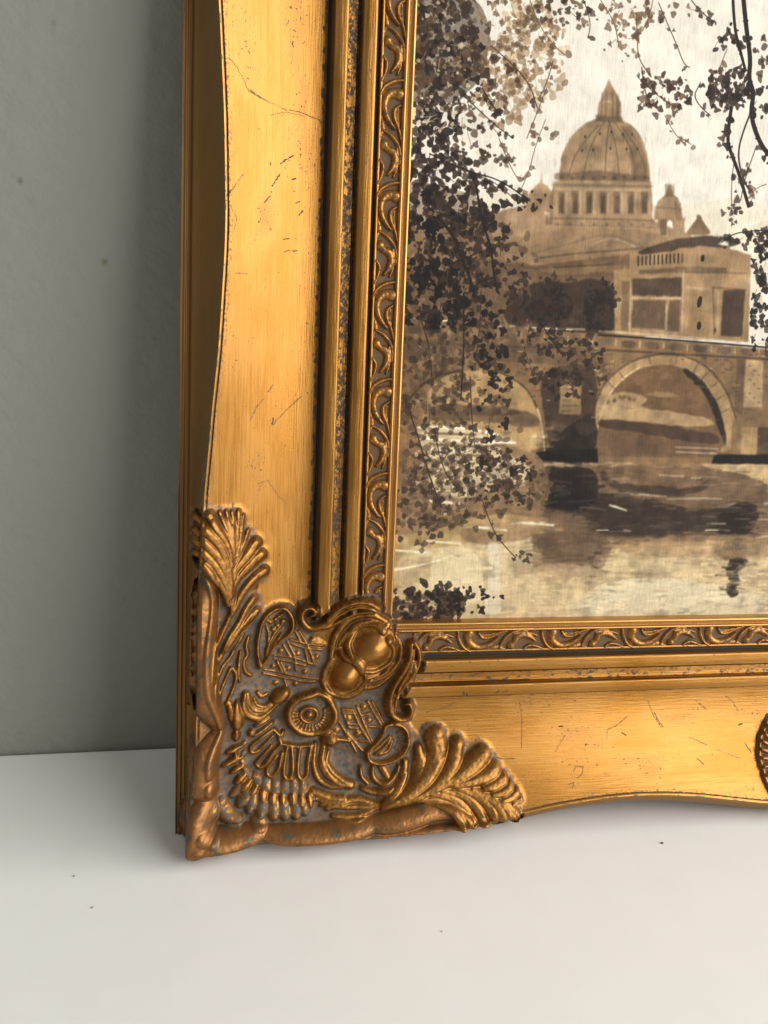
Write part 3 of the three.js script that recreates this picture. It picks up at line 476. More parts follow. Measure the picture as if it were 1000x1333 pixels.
{
  const { w, h, px, u0, v0 } = corner, bed = new Float32Array(w * h), side = new Float32Array(w * h);
  for (let j = 0; j < h; j++) for (let i = 0; i < w; i++) {
    const u = (i + .5) / px + u0, v = (j + .5) / px + v0, a = j * w + i, L = lipL(v), B = lipB(u);
    let sd = signedTo(outline, u + (noise(u * .8, v * .8, 71) - .5) * 1.1, v + (noise(u * .8, v * .8, 72) - .5) * 1.1); const sdOutline = sd; side[a] = sd = Math.max(sd, Math.min(corner.near[a] - .1 - 2.4 * (fbm(u * .3, v * .3, 73, 3) - .3), sd + 8));
    const plain = u < 49 && v < 49 ? Math.min(leftAt(u, L), bottomAt(v, B)) === -9 ? -9 : (u < L || v < B) ? Math.min(leftAt(u, L), bottomAt(v, B)) : Math.max(leftAt(u, L), bottomAt(v, B)) : u < v ? leftAt(u, L) : bottomAt(v, B);
    // under the ornament the mouldings give way to a plain coved bed
    const cu = u < L ? leftAt(u, L) : Math.min(LIP, cove(u, L)), cv = v < B ? bottomAt(v, B) : Math.min(LIP, cove(v, B));
    let coved = (u < L || v < B) ? Math.min(cu, cv) : Math.max(cu, cv, 4.6); if (u > 48 && v > 48) coved = 4.6;
    const t = step(.9, -1.1, sd); bed[a] = mix(plain, coved, u < 3.7 && v > 14 ? 0 : t) + corner.at(a) * step(4, 3, sdOutline);
    bed[a] += t * (fbm(u * .7, v * .7, 77, 3) - .5) * (corner.names[corner.id[a]] === 'scrolled_edge' ? .2 : .24) + t * (corner.names[corner.id[a]] === 'scrolled_edge' ? .08 * (noise(u * 1.9, v * 1.9, 79) - .5) : 0);
  }
  const spot = (u, v, o) => {
    const i = clamp(Math.floor((u - u0) * px), 0, w - 1), j = clamp(Math.floor((v - v0) * px), 0, h - 1), a = j * w + i, sd = side[a] + (fbm(u * .7, v * .7, 81, 3) - .5) * 2.2;
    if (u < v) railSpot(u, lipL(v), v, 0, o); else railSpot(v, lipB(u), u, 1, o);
    const name = corner.names[corner.id[a]], n = fbm(u * 1.1, v * 1.1, 83, 4), n2 = noise(u * 4.5, v * 4.5, 84);
    if (sd < 1.0 && !(u < 4 && v > 14)) {
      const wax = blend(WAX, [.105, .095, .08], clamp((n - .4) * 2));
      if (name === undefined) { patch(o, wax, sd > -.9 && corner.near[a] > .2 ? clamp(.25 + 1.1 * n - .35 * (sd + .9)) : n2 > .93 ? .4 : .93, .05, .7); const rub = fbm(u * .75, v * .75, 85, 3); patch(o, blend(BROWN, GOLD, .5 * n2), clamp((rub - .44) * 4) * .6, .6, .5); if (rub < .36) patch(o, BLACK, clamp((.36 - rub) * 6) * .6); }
      else {
        gilt(v, u, 160, o);
        if (name === 'scrolled_edge') { patch(o, COPPER, 1, .82, .4 + .16 * n); patch(o, GOLD2, clamp((n - .52) * 4) * .5, .82, .34); patch(o, BROWN, step(.6, .7, fbm(u * .5, v * .9, 80, 3)) * .7, .6, .5); const old = fbm(u * .28, v * .28, 88, 4); patch(o, [.15, .072, .027], clamp((old - .42) * 3) * .8, .7, .4); if (old > .64) patch(o, [.075, .06, .028], clamp((old - .64) * 12) * .8, .3, .5); }
        else if (name === 'orb') patch(o, [.33, .15, .035], .55 + .2 * n, .78, .44);
        else { patch(o, blend(blend(GOLD, GOLD2, clamp((n2 - .35) * 2)), [.15, .07, .022], clamp(n * 2.6 - .9)), .85, .82, .31 + .16 * n2); }
        if (name === 'shell_teeth') patch(o, wax, clamp((n - .36) * 5) * .85, .1, .7);
        const rim = corner.near[a] + (n - .5) * .6 + (n2 - .5) * .2; if (name !== 'scrolled_edge' && rim > -.45) patch(o, [.16, .085, .03], clamp((rim + .45) * 2.2) * .8, .6, .5);                    // ridges turn brown toward the foot; grey wax then laps ragged over it
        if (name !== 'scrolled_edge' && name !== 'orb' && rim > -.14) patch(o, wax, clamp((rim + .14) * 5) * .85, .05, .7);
        if (n2 > .955) patch(o, BLACK, .6);
      }
    }
  };
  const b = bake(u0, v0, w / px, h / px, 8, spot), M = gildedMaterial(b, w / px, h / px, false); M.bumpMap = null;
  // vertices on every second grid point
  const st = 2, nx = Math.floor((w - 1) / st) + 1, ny = Math.floor((h - 1) / st) + 1, P = new Float32Array(nx * ny * 3), UV = new Float32Array(nx * ny * 2), I = [];
  const tilt = 8 * Math.PI / 180, lowest = (k) => 0.00280 + P[k * 3 + 1] * Math.cos(tilt) + P[k * 3 + 2] * Math.sin(tilt);
  for (let j = 0; j < ny; j++) for (let i = 0; i < nx; i++) { const k = j * nx + i, a = Math.min(h - 1, j * st) * w + Math.min(w - 1, i * st), u = (i * st + .5) / px + u0, v = (j * st + .5) / px + v0; P.set([u * MM, v * MM, bed[a] * MM], k * 3); UV.set([(u - u0) / (w / px), (v - v0) / (h / px)], k * 2); }
  const group = [];
  for (let j = 0; j + 1 < ny; j++) for (let i = 0; i + 1 < nx; i++) {
    const q = [j * nx + i, j * nx + i + 1, (j + 1) * nx + i, (j + 1) * nx + i + 1], u = P[q[0] * 3] / MM, v = P[q[0] * 3 + 1] / MM;
    if (u > 78 && v > 78) continue;
    if (q.every((k) => P[k * 3 + 2] < -8.9 * MM) || q.some((k) => lowest(k) < .0002)) continue;
    const tally = {}; for (const jj of [0, 1, 2]) for (const ii of [0, 1, 2]) { const a = Math.min(h - 1, j * st + jj) * w + Math.min(w - 1, i * st + ii); const n = corner.id[a] >= 0 && side[a] < 1.2 ? corner.names[corner.id[a]] : side[a] < 0 && !(u < 3.7 && v > 14) ? 'ground' : u < v ? 'left' : 'bottom'; tally[n] = (tally[n] ?? 0) + 1; }
    let best = 'ground'; for (const n in tally) if (tally[n] > (tally[best] ?? 0)) best = n;
    group.push(best); I.push(q[0], q[1], q[3], q[0], q[3], q[2]);
  }
  const whole = new THREE.BufferGeometry(); whole.setAttribute('position', new THREE.BufferAttribute(P, 3)); whole.setIndex(I); whole.computeVertexNormals();
  const N = whole.attributes.normal.array, sets = {}; group.forEach((n, c) => (sets[n] ??= []).push(c));
  const cut = (cells) => { const from = new Map(), p = [], n = [], t = [], x = []; for (const c of cells) for (let e = 0; e < 6; e++) { const k = I[c * 6 + e]; if (!from.has(k)) { from.set(k, from.size); p.push(P[k * 3], P[k * 3 + 1], P[k * 3 + 2]); n.push(N[k * 3], N[k * 3 + 1], N[k * 3 + 2]); t.push(UV[k * 2], UV[k * 2 + 1]); } x.push(from.get(k)); } const g = new THREE.BufferGeometry(); g.setAttribute('position', new THREE.Float32BufferAttribute(p, 3)); g.setAttribute('normal', new THREE.Float32BufferAttribute(n, 3)); g.setAttribute('uv', new THREE.Float32BufferAttribute(t, 2)); g.setIndex(x); return g; };
  const apart = (cells) => {                                         // cells that hang together, one lot each; stray crumbs of a few cells go with the bed
    const up = new Map(), find = (k) => { while (up.get(k) !== k) { up.set(k, up.get(up.get(k))); k = up.get(k); } return k; };
    for (const c of cells) { const q = [0, 1, 2, 5].map((e) => I[c * 6 + e]); for (const k of q) if (!up.has(k)) up.set(k, k); for (const k of q) up.set(find(k), find(q[0])); }
    const lots = {}; for (const c of cells) (lots[find(I[c * 6])] ??= []).push(c); const all = Object.values(lots).sort((a, b) => b.length - a.length);
    for (const l of all) if (l.length < 60) sets.ground.push(...l); return all.filter((l) => l.length >= 60);
  };
  const ends = [['left', leftRail, false], ['bottom', bottomRail, true]].map(([n, rail, turned]) => [apart(sets[n]), rail, turned]);
  for (const [lots, rail, turned] of ends) { const m = gildedMaterial(b, w / px, h / px, turned); for (const l of lots) part('mitred_end', cut(l), m, rail); }
  const ornament = part('corner_ornament', cut(sets.ground), M, frame);
  // pieces of one kind that lie apart are parts of their own
  const SPLIT = { acanthus_leaf: (u, v) => u < v ? 0 : 1, volute: (u, v) => u < v ? 0 : 1, orb: (u, v) => u + v > 121 ? 0 : 1, lattice: (u, v) => u < v ? 0 : 1, scrolled_edge: (u, v) => u < v ? 0 : 1 };
  for (const n of corner.names) {
    const lots = [[], []]; for (const c of sets[n] ?? []) lots[SPLIT[n] ? SPLIT[n](P[I[c * 6] * 3] / MM, P[I[c * 6] * 3 + 1] / MM) : 0].push(c);
    for (const l of lots) if (l.length) part(n.replace(/_(left|right)$/, ''), cut(l), M, ornament);
  }
}

// ---------------------------------------------------------------- the running foliage on the strip by the picture: one motif, set again and again
const PITCH = 33.8, motif = new Relief(-3, -1.2, 42, 10, 9);
const rib = (high, text) => motif.ridge('scroll', 1, high * .95, text, 1.15);
rib(1.3, '0.03,7.43,0.61 0.63,4.49,0.77 2.73,1.02,0.77 5.37,-0.41,0.56');
rib(1.9, '4.65,6.47,1.95 4.57,6.13,1.84');
rib(1.7, '4.18,5.89,1.64 4.89,2.94,1.54 7.80,1.26,1.33 11.61,1.72,1.13 14.46,3.48,0.82 16.10,5.03,0.51');
rib(1.2, '8.28,6.89,0.51 9.85,4.95,0.72 12.91,4.99,0.67 16.39,6.64,0.67 20.19,7.66,0.46');
rib(0.9, '9.76,6.13,0.41 12.33,5.98,0.46 15.36,6.76,0.36');
rib(1.3, '16.91,0.96,0.51 18.40,3.90,0.72 21.31,6.46,0.77 24.09,7.39,0.72 27.74,7.43,0.51');
rib(1.7, '21.53,1.51,1.59 21.64,1.40,1.54');
rib(1.6, '21.68,1.50,1.33 23.12,3.06,1.13 23.77,4.78,1.33 26.04,5.73,1.23 28.97,5.03,1.02 31.51,3.29,0.46');
rib(1.1, '22.63,6.14,0.41 25.72,6.57,0.61 29.39,6.31,0.61 32.08,5.37,0.41');
rib(1.2, '26.63,0.15,0.46 28.72,1.45,0.67 31.36,1.25,0.67 34.88,-0.03,0.46');
rib(1, '27.01,-0.10,0.41 30.96,-0.39,0.46 34.89,-0.18,0.41');
rib(0.8, '12.24,0.08,0.41 15.77,0.99,1.02 19.20,0.07,0.51');
motif.soften(1);
function motifGeometry(a0, a1) {
  const { w, h, px, u0, v0 } = motif, st = 2, nx = Math.floor(w / st), ny = Math.floor(h / st), P = [], UV = [], I = [];
  for (let j = 0; j < ny; j++) for (let i = 0; i < nx; i++) { const a = j * st * w + i * st, u = (i * st + .5) / px + u0, v = (j * st + .5) / px + v0, z = motif.layer[1][a]; P.push(u * MM, v * MM, (z - .12 + (noise(u * 2, v * 2, 5) - .5) * .12) * MM); UV.push((u - u0) / (w / px), (v - v0) / (h / px)); }
  for (let j = 0; j + 1 < ny; j++) for (let i = 0; i + 1 < nx; i++) { const q = [j * nx + i, j * nx + i + 1, (j + 1) * nx + i, (j + 1) * nx + i + 1], u = P[q[0] * 3] / MM; if (u < a0 || u > a1 || q.every((k) => P[k * 3 + 2] < 0)) continue; I.push(q[0], q[1], q[3], q[0], q[3], q[2]); }
  const g = new THREE.BufferGeometry(); g.setAttribute('position', new THREE.Float32BufferAttribute(P, 3)); g.setAttribute('uv', new THREE.Float32BufferAttribute(UV, 2)); g.setIndex(I); g.computeVertexNormals(); return g;
}
const motifMaterials = [0, 1, 2].map((k) => gildedMaterial(bake(-3, -1.2, 42, 10, 9, (u, v, o) => {
  gilt(u, v, 200 + k * 30, o); const { w, h, px, u0, v0 } = motif, a = clamp(Math.floor((v - v0) * px), 0, h - 1) * w + clamp(Math.floor((u - u0) * px), 0, w - 1), n = fbm(u * 1.2, v * 1.2, 211 + k, 3);
  patch(o, blend(GOLD2, RED, clamp(n * 1.7 - .5)), .7, .78, .36 + .12 * n); const e = motif.near[a] + (n - .5) * .7; if (e > -.15) patch(o, blend(WAX, BROWN, .5), clamp((e + .15) * 4) * .8, .2, .6); if (n > .64) patch(o, WAX, .65);
}), 42, 10, true));
const motifWhole = motifGeometry(-3, 40), motifTail = motifGeometry(16.5, 40), motifHead = motifGeometry(-3, 10.5);
const strip = [];
for (let k = -2; k < 6; k++) { const m = part('leaf_scroll', k < -1 ? motifTail : motifWhole, motifMaterials[(k + 6) % 3], bottomRail); m.position.set((137.4 + k * PITCH) * MM, 66.6 * MM, 5.1 * MM); if (k > -2) m.rotation.x = 0; }
for (let k = -1; k < 9; k++) { const m = part('leaf_scroll', k < 0 ? motifHead : motifWhole, motifMaterials[(k + 4) % 3], leftRail); m.position.set(66.6 * MM, (133.7 + k * PITCH) * MM, 5.1 * MM); m.rotation.z = -Math.PI / 2; }

// ---------------------------------------------------------------- fan-shaped ornament in the middle of the bottom rail, at the edge of the photograph
{
  const fan = new Relief(226, -6, 62, 50, 6), edge = pts('240,36 235,28 233.2,21 234.6,12 237.4,4 241,-3 271,-3 275,4 278,12 279.4,21 277.6,28 272,36 256,42');
  for (let k = 0; k < 40; k++) { const a = 2.2 + k * .157, at = (r, d = 0) => `${(256 + r * Math.cos(a + d)).toFixed(2)},${(20 + r * .97 * Math.sin(a + d)).toFixed(2)}`; fan.ridge('rib', 1, 1.7, `${at(21.4)},.45 ${at(19, .02)},1.1 ${at(14, .07)},1.15 ${at(9, .05)},.8 ${at(5)},.5`); }
  fan.ridge('boss', 1, 3, '257,20,5.5 257.5,20,5.5'); fan.ridge('rim', 0, 1.1, '239,33,1.4 235,25,1.4 234.4,18,1.4 237,8,1.4 243,-1,1.4'); fan.soften(1);
  const { w, h, px, u0, v0 } = fan, P = [], UV = [], I = [], nx = w >> 1, ny = h >> 1, sdAt = (u, v) => signedTo(edge, u + (noise(u, v, 3) - .5) * .8, v + (noise(u, v, 4) - .5) * .8);
  for (let j = 0; j < ny; j++) for (let i = 0; i < nx; i++) { const u = (i * 2 + .5) / px + u0, v = (j * 2 + .5) / px + v0, sd = sdAt(u, v), a = j * 2 * w + i * 2; P.push(u * MM, v * MM, (bottomAt(v, lipB(u)) + mix(-.6, .9, step(.7, -.9, sd)) + fan.at(a) * step(.2, -1, sd)) * MM); UV.push((u - u0) / (w / px), (v - v0) / (h / px)); }
  for (let j = 0; j + 1 < ny; j++) for (let i = 0; i + 1 < nx; i++) { const a = j * nx + i, q = [a, a + 1, a + nx, a + nx + 1]; if (q.every((k) => sdAt(P[k * 3] / MM, P[k * 3 + 1] / MM) > .6)) continue; I.push(a, a + 1, a + nx + 1, a, a + nx + 1, a + nx); }
  const g = new THREE.BufferGeometry(); g.setAttribute('position', new THREE.Float32BufferAttribute(P, 3)); g.setAttribute('uv', new THREE.Float32BufferAttribute(UV, 2)); g.setIndex(I); g.computeVertexNormals();
  const b = bake(u0, v0, w / px, h / px, 8, (u, v, o) => { gilt(u, v, 300, o); const i = clamp(Math.floor((u - u0) * px), 0, w - 1), j = clamp(Math.floor((v - v0) * px), 0, h - 1), n = fbm(u, v, 310, 3); patch(o, blend(GOLD, RED, n), .6, .85, .38); if (fan.near[j * w + i] + (n - .5) * .8 > -.1 || sdAt(u, v) > -.7) patch(o, blend(WAX, BROWN, n), .85, .1, .65); });
  part('fan_ornament', g, gildedMaterial(b, w / px, h / px, true), bottomRail);
}

// ---------------------------------------------------------------- the print: a sepia wash drawing, printed flat on ribbed board
const SHEET = { u: 76, v: 72, W: 228, H: 332 }, PX = 5.6, CW = Math.round(SHEET.W * PX), CH = Math.round(SHEET.H * PX);
const sheet = document.createElement('canvas'); sheet.width = CW; sheet.height = CH; const g2 = sheet.getContext('2d');
const CREAM = '#e0d9ca', PALE = '#d5c5a5', TAN = '#a0815d', TAN2 = '#886a4a', UMBER = '#664f3a', SEPIA = '#453429', DARK = '#2b221d', INK = '#1e1916';
g2.fillStyle = CREAM; g2.fillRect(0, 0, CW, CH);
const trace = (p, close) => {                                       // a soft closed or open curve through points given in millimetres
  g2.beginPath();
  if (!close) { g2.moveTo(...p[0]); for (let i = 1; i < p.length - 1; i++) g2.quadraticCurveTo(...p[i], (p[i][0] + p[i + 1][0]) / 2, (p[i][1] + p[i + 1][1]) / 2); g2.lineTo(...p.at(-1)); return; }
  const mid = (a, b) => [(a[0] + b[0]) / 2, (a[1] + b[1]) / 2], n = p.length; g2.moveTo(...mid(p[n - 1], p[0])); for (let i = 0; i < n; i++) g2.quadraticCurveTo(...p[i], ...mid(p[i], p[(i + 1) % n])); g2.closePath();
};
const onSheet = (text) => pts(text).map(([x, y]) => [x * PX, y * PX]);
function wobble(p, amount) { const o = []; p.forEach((a, i) => { const b = p[(i + 1) % p.length], n = Math.max(1, Math.round(Math.hypot(b[0] - a[0], b[1] - a[1]) / (2.2 * PX))); for (let k = 0; k < n; k++) { const j = k ? amount : amount * .4; o.push([mix(a[0], b[0], k / n) + (rnd() - .5) * j, mix(a[1], b[1], k / n) + (rnd() - .5) * j]); } }); return o; }
function wash(color, alpha, text, soft) {
  let q = onSheet(text); if (soft) for (let k = 0; k < 2; k++) q = q.flatMap((a, i) => { const b = q[(i + 1) % q.length]; return [[mix(a[0], b[0], .22), mix(a[1], b[1], .22)], [mix(a[0], b[0], .78), mix(a[1], b[1], .78)]]; });
  const p = wobble(q, PX * (soft ? 1.1 : .4)); g2.globalAlpha = alpha; g2.fillStyle = color;
  if (soft) trace(p, true); else { g2.beginPath(); p.forEach((q, i) => i ? g2.lineTo(...q) : g2.moveTo(...q)); g2.closePath(); }
  g2.fill();
  g2.save(); g2.clip();                                             // blooms where the ink ran
  const xs = p.map((a) => a[0]), ys = p.map((a) => a[1]), x0 = Math.min(...xs), x1 = Math.max(...xs), y0 = Math.min(...ys), y1 = Math.max(...ys), many = Math.min(60, Math.ceil((x1 - x0) * (y1 - y0) / (70 * PX * PX)));
  for (let k = 0; k < many; k++) { const wide = (1.5 + 5 * rnd()) * PX; g2.globalAlpha = .05 + .11 * rnd() * alpha; g2.fillStyle = rnd() < .5 ? UMBER : rnd() < .5 ? PALE : color; const cx = mix(x0, x1, rnd()), cy = mix(y0, y1, rnd()); g2.beginPath(); for (let i = 0; i < 9; i++) { const a = i / 9 * 6.283, r = wide * (.5 + .6 * rnd()); g2.lineTo(cx + Math.cos(a) * r * 1.3, cy + Math.sin(a) * r * .7); } g2.fill(); }
  g2.restore(); if (soft) trace(p, true); else { g2.beginPath(); p.forEach((q, i) => i ? g2.lineTo(...q) : g2.moveTo(...q)); g2.closePath(); }
  g2.globalAlpha = alpha * .28; g2.strokeStyle = color; g2.lineWidth = PX * .3; g2.stroke(); g2.globalAlpha = 1;
}
function line(color, alpha, wide, text) { g2.globalAlpha = alpha; g2.strokeStyle = color; g2.lineCap = 'round'; g2.lineJoin = 'round'; const p = onSheet(text); for (let k = 0; k < 2; k++) { g2.lineWidth = wide * PX * (k ? .5 : 1) * .62; trace(p.map(([x, y]) => [x + (rnd() - .5) * PX * .35, y + (rnd() - .5) * PX * .3]), false); g2.stroke(); } g2.globalAlpha = 1; }
function dab(color, alpha, text, rx, ry) { const [[x, y]] = onSheet(text); g2.globalAlpha = alpha; g2.fillStyle = color; g2.beginPath(); g2.ellipse(x, y, rx * PX * .62, ry * PX * .62, (rnd() - .5) * .4, 0, 7); g2.fill(); g2.globalAlpha = 1; }
function leaves(colors, alpha, text, rx, ry, n, size) {
  const [[cx, cy]] = onSheet(text);
  for (let k = 0; k < n; k++) {
    const a = rnd() * 6.283, d = Math.sqrt(rnd()) * (rnd() < .12 ? 1.25 : 1), x = cx + Math.cos(a) * d * rx * PX, y = cy + Math.sin(a) * d * ry * PX, s = size * PX * (.55 + .95 * rnd()), turn = rnd() * 6.283, lobes = rnd() < .35 ? 3 : 1, long = .55 + .5 * rnd(), m = 11;
    g2.globalAlpha = alpha * (.75 + .25 * rnd()); g2.fillStyle = colors[Math.floor(rnd() * colors.length)];
    const q = []; for (let i = 0; i < m; i++) { const b = i / m * 6.283, r = s * (lobes > 1 ? .68 + .26 * Math.cos(b * 3) : .62) * (.65 + .6 * rnd()), px = Math.cos(b) * r, py = Math.sin(b) * r * (lobes > 1 ? .9 : long); q.push([x + px * Math.cos(turn) - py * Math.sin(turn), y + px * Math.sin(turn) + py * Math.cos(turn)]); }
    trace(q, true); g2.fill();
    if (rnd() < .16) { g2.globalAlpha = alpha * .7; g2.strokeStyle = g2.fillStyle; g2.lineWidth = PX * (.12 + .2 * rnd()); g2.beginPath(); g2.moveTo(x, y); const k2 = .25 + .35 * rnd(); g2.quadraticCurveTo(mix(x, cx, k2 * .5) + (rnd() - .5) * 2 * PX, mix(y, cy, k2 * .5), mix(x, cx, k2), mix(y, cy, k2) - PX * 2 * rnd()); g2.stroke(); }
  }
  g2.globalAlpha = 1;
}
// a twig with its leaves along it
function twig(color, alpha, wide, text, n, size) {
  line(color, alpha, wide, text); const p = onSheet(text);
  for (let k = 0; k < n; k++) { const i = Math.floor(rnd() * (p.length - 1)), f = rnd(), x = mix(p[i][0], p[i + 1][0], f) / PX + (rnd() - .5) * 3.4, y = mix(p[i][1], p[i + 1][1], f) / PX + (rnd() - .35) * 3; leaves([color], alpha, `${x},${y}`, .7, .7, 1, size); }
}
// short brush marks strewn over a field given by two corners
function strokes(colors, alpha, text, n, long, wide, slope = 0) { const [[x0, y0], [x1, y1]] = onSheet(text); g2.lineCap = 'round'; for (let k = 0; k < n; k++) { const x = mix(x0, x1, rnd()), y = mix(y0, y1, rnd()), l = long * PX * (.3 + rnd()), a = slope + (rnd() - .5) * .35; g2.globalAlpha = alpha * (.4 + .6 * rnd()); g2.strokeStyle = colors[Math.floor(rnd() * colors.length)]; g2.lineWidth = wide * PX * (.3 + .8 * rnd()); g2.beginPath(); g2.moveTo(x, y); g2.quadraticCurveTo(x + l * .5, y + (rnd() - .5) * wide * PX * 2, x + l * Math.cos(a), y + l * Math.sin(a)); g2.stroke(); } g2.globalAlpha = 1; }
// goes over a field again with single brush marks in the colours already there, so that the washes run into one another
function melt(text, n, long, wide, jitter, slope = 0) {
  const [[x0, y0], [x1, y1]] = onSheet(text), d = g2.getImageData(0, 0, CW, CH).data; g2.lineCap = 'round';
  for (let k = 0; k < n; k++) {
    const x = mix(x0, x1, rnd()), y = mix(y0, y1, rnd()), sx = clamp(Math.round(x + (rnd() - .5) * 2 * jitter * PX * (slope ? .6 : 1.6)), 0, CW - 1), sy = clamp(Math.round(y + (rnd() - .5) * jitter * PX * (slope ? 1.6 : .9)), 0, CH - 1), c = (sy * CW + sx) * 4, l = long * PX * (.25 + rnd()), a = slope + (rnd() - .5) * .3, f = .88 + .24 * rnd();
    g2.globalAlpha = .35 + .5 * rnd(); g2.strokeStyle = `rgb(${d[c] * f | 0},${d[c + 1] * f | 0},${d[c + 2] * f | 0})`; g2.lineWidth = wide * PX * (.25 + 1.1 * rnd() * rnd());
    g2.beginPath(); g2.moveTo(x - l / 2 * Math.cos(a), y - l / 2 * Math.sin(a)); g2.quadraticCurveTo(x + (rnd() - .5) * wide * PX, y + (rnd() - .5) * wide * PX * 1.5, x + l / 2 * Math.cos(a), y + l / 2 * Math.sin(a)); g2.stroke();
  }
  g2.globalAlpha = 1;
}
// damp paper: what is painted so far spreads a little
function spread(mm) {
  const im = g2.getImageData(0, 0, CW, CH), d = im.data, r = Math.max(1, Math.round(mm * PX)), line2 = new Float32Array(Math.max(CW, CH) + 1);
  for (let c = 0; c < 3; c++) { for (const [n, m, s, q] of [[CH, CW, 4, CW * 4], [CW, CH, CW * 4, 4]]) for (let j = 0; j < n; j++) { for (let i = 0; i < m; i++) line2[i + 1] = line2[i] + d[j * q + i * s + c]; for (let i = 0; i < m; i++) { const a = Math.max(0, i - r), b = Math.min(m, i + r + 1), wv = (line2[b] - line2[a]) / (b - a); d[j * q + i * s + c] = wv; } } }
  for (let y = 0; y < CH; y++) for (let x = 0; x < CW; x++) { const k = (y * CW + x) * 4, f = 1 + (fbm(x / PX * .22, y / PX * .22, 421, 4) - .5) * .42; if (d[k] < 205) for (let c = 0; c < 3; c++) d[k + c] = clamp(d[k + c] * f, 0, 255); }
  g2.putImageData(im, 0, 0);
}
wash('#d8c8a6', 0.35, '-5.8,184.6 33.1,165.6 62.9,168.6 100.1,168.3 148.1,158.8 153.4,208.1 -4.6,216.6', 1);
wash(TAN, 0.95, '72.4,133.2 80.9,132.3 82,139.2 72,140.2', 0);
wash(TAN, 0.95, '72.7,133.1 74,129.5 75.7,125.1 78.2,128.8 80.6,132.3', 0);
wash(TAN, 0.95, '58.9,162.4 58.9,158.1 59.2,154.3 60.4,150.4 62.5,146.4 65,143.5 67.9,141.1 71.7,139.4 81.4,138.4 85.2,139.9 88.5,142.3 91.2,145.9 93.1,150.1 94.1,154.4 94.9,159.3', 0);
wash(TAN, 0.95, '56.5,162.6 95.5,159.3 97.4,174.7 56.3,177.8', 0);
wash(TAN, 0.92, '46.5,174.2 46.8,170.4 47.8,167.1 49.8,164.8 51.5,163.5 51.8,160 52.6,163.4 54.5,164.4 56.1,166.4 57.5,173.4', 0);
wash(TAN, 0.92, '97.6,173 97.9,169.1 98.9,166.2 100.7,164.4 102.2,163.4 102.3,161.7 103.1,159.4 104.2,161.6 104.7,163.2 106.7,164.2 108.1,166 109.6,172.1', 0);
wash(TAN, 0.95, '99.1,172.3 110.6,171.4 110.5,177.7 99.7,178.5', 0);
wash('#f0e8d4', 0.95, '103.3,173.1 104.6,172.5 105.6,173.8 105.9,176.6 103.3,176.5', 1);
wash(TAN, 0.95, '36.5,175 51,170.1 56.2,176.7 98,173.5 113.7,177.4 116.5,190.4 34.9,197.9 0.4,200.2 -0.3,184.2', 0);
wash(TAN2, 0.95, '110.8,177.6 113.4,174.1 115.4,171.9 115.3,170.2 116.5,169.6 117.7,171.7 119.8,173.6 122.4,177.1', 1);
wash(TAN2, 0.45, '51.7,180.4 69.7,177.9 97.6,176.9 107.6,181.3 92.2,188 49.5,192.9 22.9,191.9', 1);
line(UMBER, 0.38, 0.7, '76.9,139.7 76.3,148.4 76.7,157.9');
line(UMBER, 0.38, 0.7, '76.9,139.7 80.6,148 82.3,157.6');
line(UMBER, 0.38, 0.7, '74.8,140.2 69.9,148.4 68.3,159.4');
line(UMBER, 0.38, 0.7, '79,139.7 86.4,146.9 89.1,157.6');
line(UMBER, 0.38, 0.7, '73,141.1 64.7,150.8 62.3,160.5');
line(UMBER, 0.38, 0.7, '81.6,140.8 90.2,148.7 93.5,157.8');
line(UMBER, 0.45, 0.65, '73.4,129.9 73.7,137.8');
line(UMBER, 0.45, 0.65, '75.1,129.1 75.5,138.2');
line(UMBER, 0.45, 0.65, '77.3,129.4 78.3,138.5');
line(UMBER, 0.45, 0.65, '79.2,130.3 80.1,138.5');
wash(UMBER, 0.6, '71.6,138.1 81.9,137.6 82.7,139.6 71.7,140.2', 0);
wash(UMBER, 0.55, '79.5,129.8 81,133.4 80.8,139.3 79.3,138.9', 0);
dab(SEPIA, 0.55, '78.2,149', 0.5, 0.75);
dab(SEPIA, 0.55, '84.6,148.7', 0.5, 0.75);
dab(SEPIA, 0.55, '73.6,144.3', 0.5, 0.75);
dab(SEPIA, 0.55, '78.1,143.3', 0.5, 0.75);
dab(SEPIA, 0.55, '82.7,143.7', 0.5, 0.75);
dab(SEPIA, 0.55, '86.4,143.4', 0.5, 0.75);
dab(SEPIA, 0.55, '88.9,148.3', 0.5, 0.75);
dab(SEPIA, 0.55, '71.3,150.2', 0.5, 0.75);
dab(SEPIA, 0.55, '67.1,150.8', 0.5, 0.75);
dab(SEPIA, 0.55, '67.9,145.9', 0.5, 0.75);
wash(UMBER, 0.4, '80.9,139.8 87.2,142.5 92.2,149.6 94.6,159.3 87.4,159.9 86.6,150.1', 1);
wash(UMBER, 0.6, '56.9,159.8 74.2,157.2 94.7,157.7 94.9,159.3 57,162', 0);
dab(SEPIA, 0.55, '60,160.9', 1.3, 0.8);
dab(SEPIA, 0.55, '64,160.9', 1.3, 0.8);
dab(SEPIA, 0.55, '68.1,160.2', 1.3, 0.8);
dab(SEPIA, 0.55, '72.2,160.2', 1.3, 0.8);
dab(SEPIA, 0.55, '76.3,159.5', 1.3, 0.8);
dab(SEPIA, 0.55, '80.4,159.4', 1.3, 0.8);
dab(SEPIA, 0.55, '84.5,158.8', 1.3, 0.8);
dab(SEPIA, 0.55, '88.7,158.7', 1.3, 0.8);
dab(SEPIA, 0.55, '92.9,158.1', 1.3, 0.8);
line(SEPIA, 0.5, 0.5, '55.9,163.7 68.6,162.9 96.3,161.1');
line(PALE, 0.5, 0.5, '56.7,165.3 96.4,162.5');
wash(UMBER, 0.62, '58.8,166.2 61.2,166 61.7,173.6 59.3,173.8', 0);
wash(SEPIA, 0.5, '59.5,167.7 61,167.1 61.4,173.3 59.9,173.4', 0);
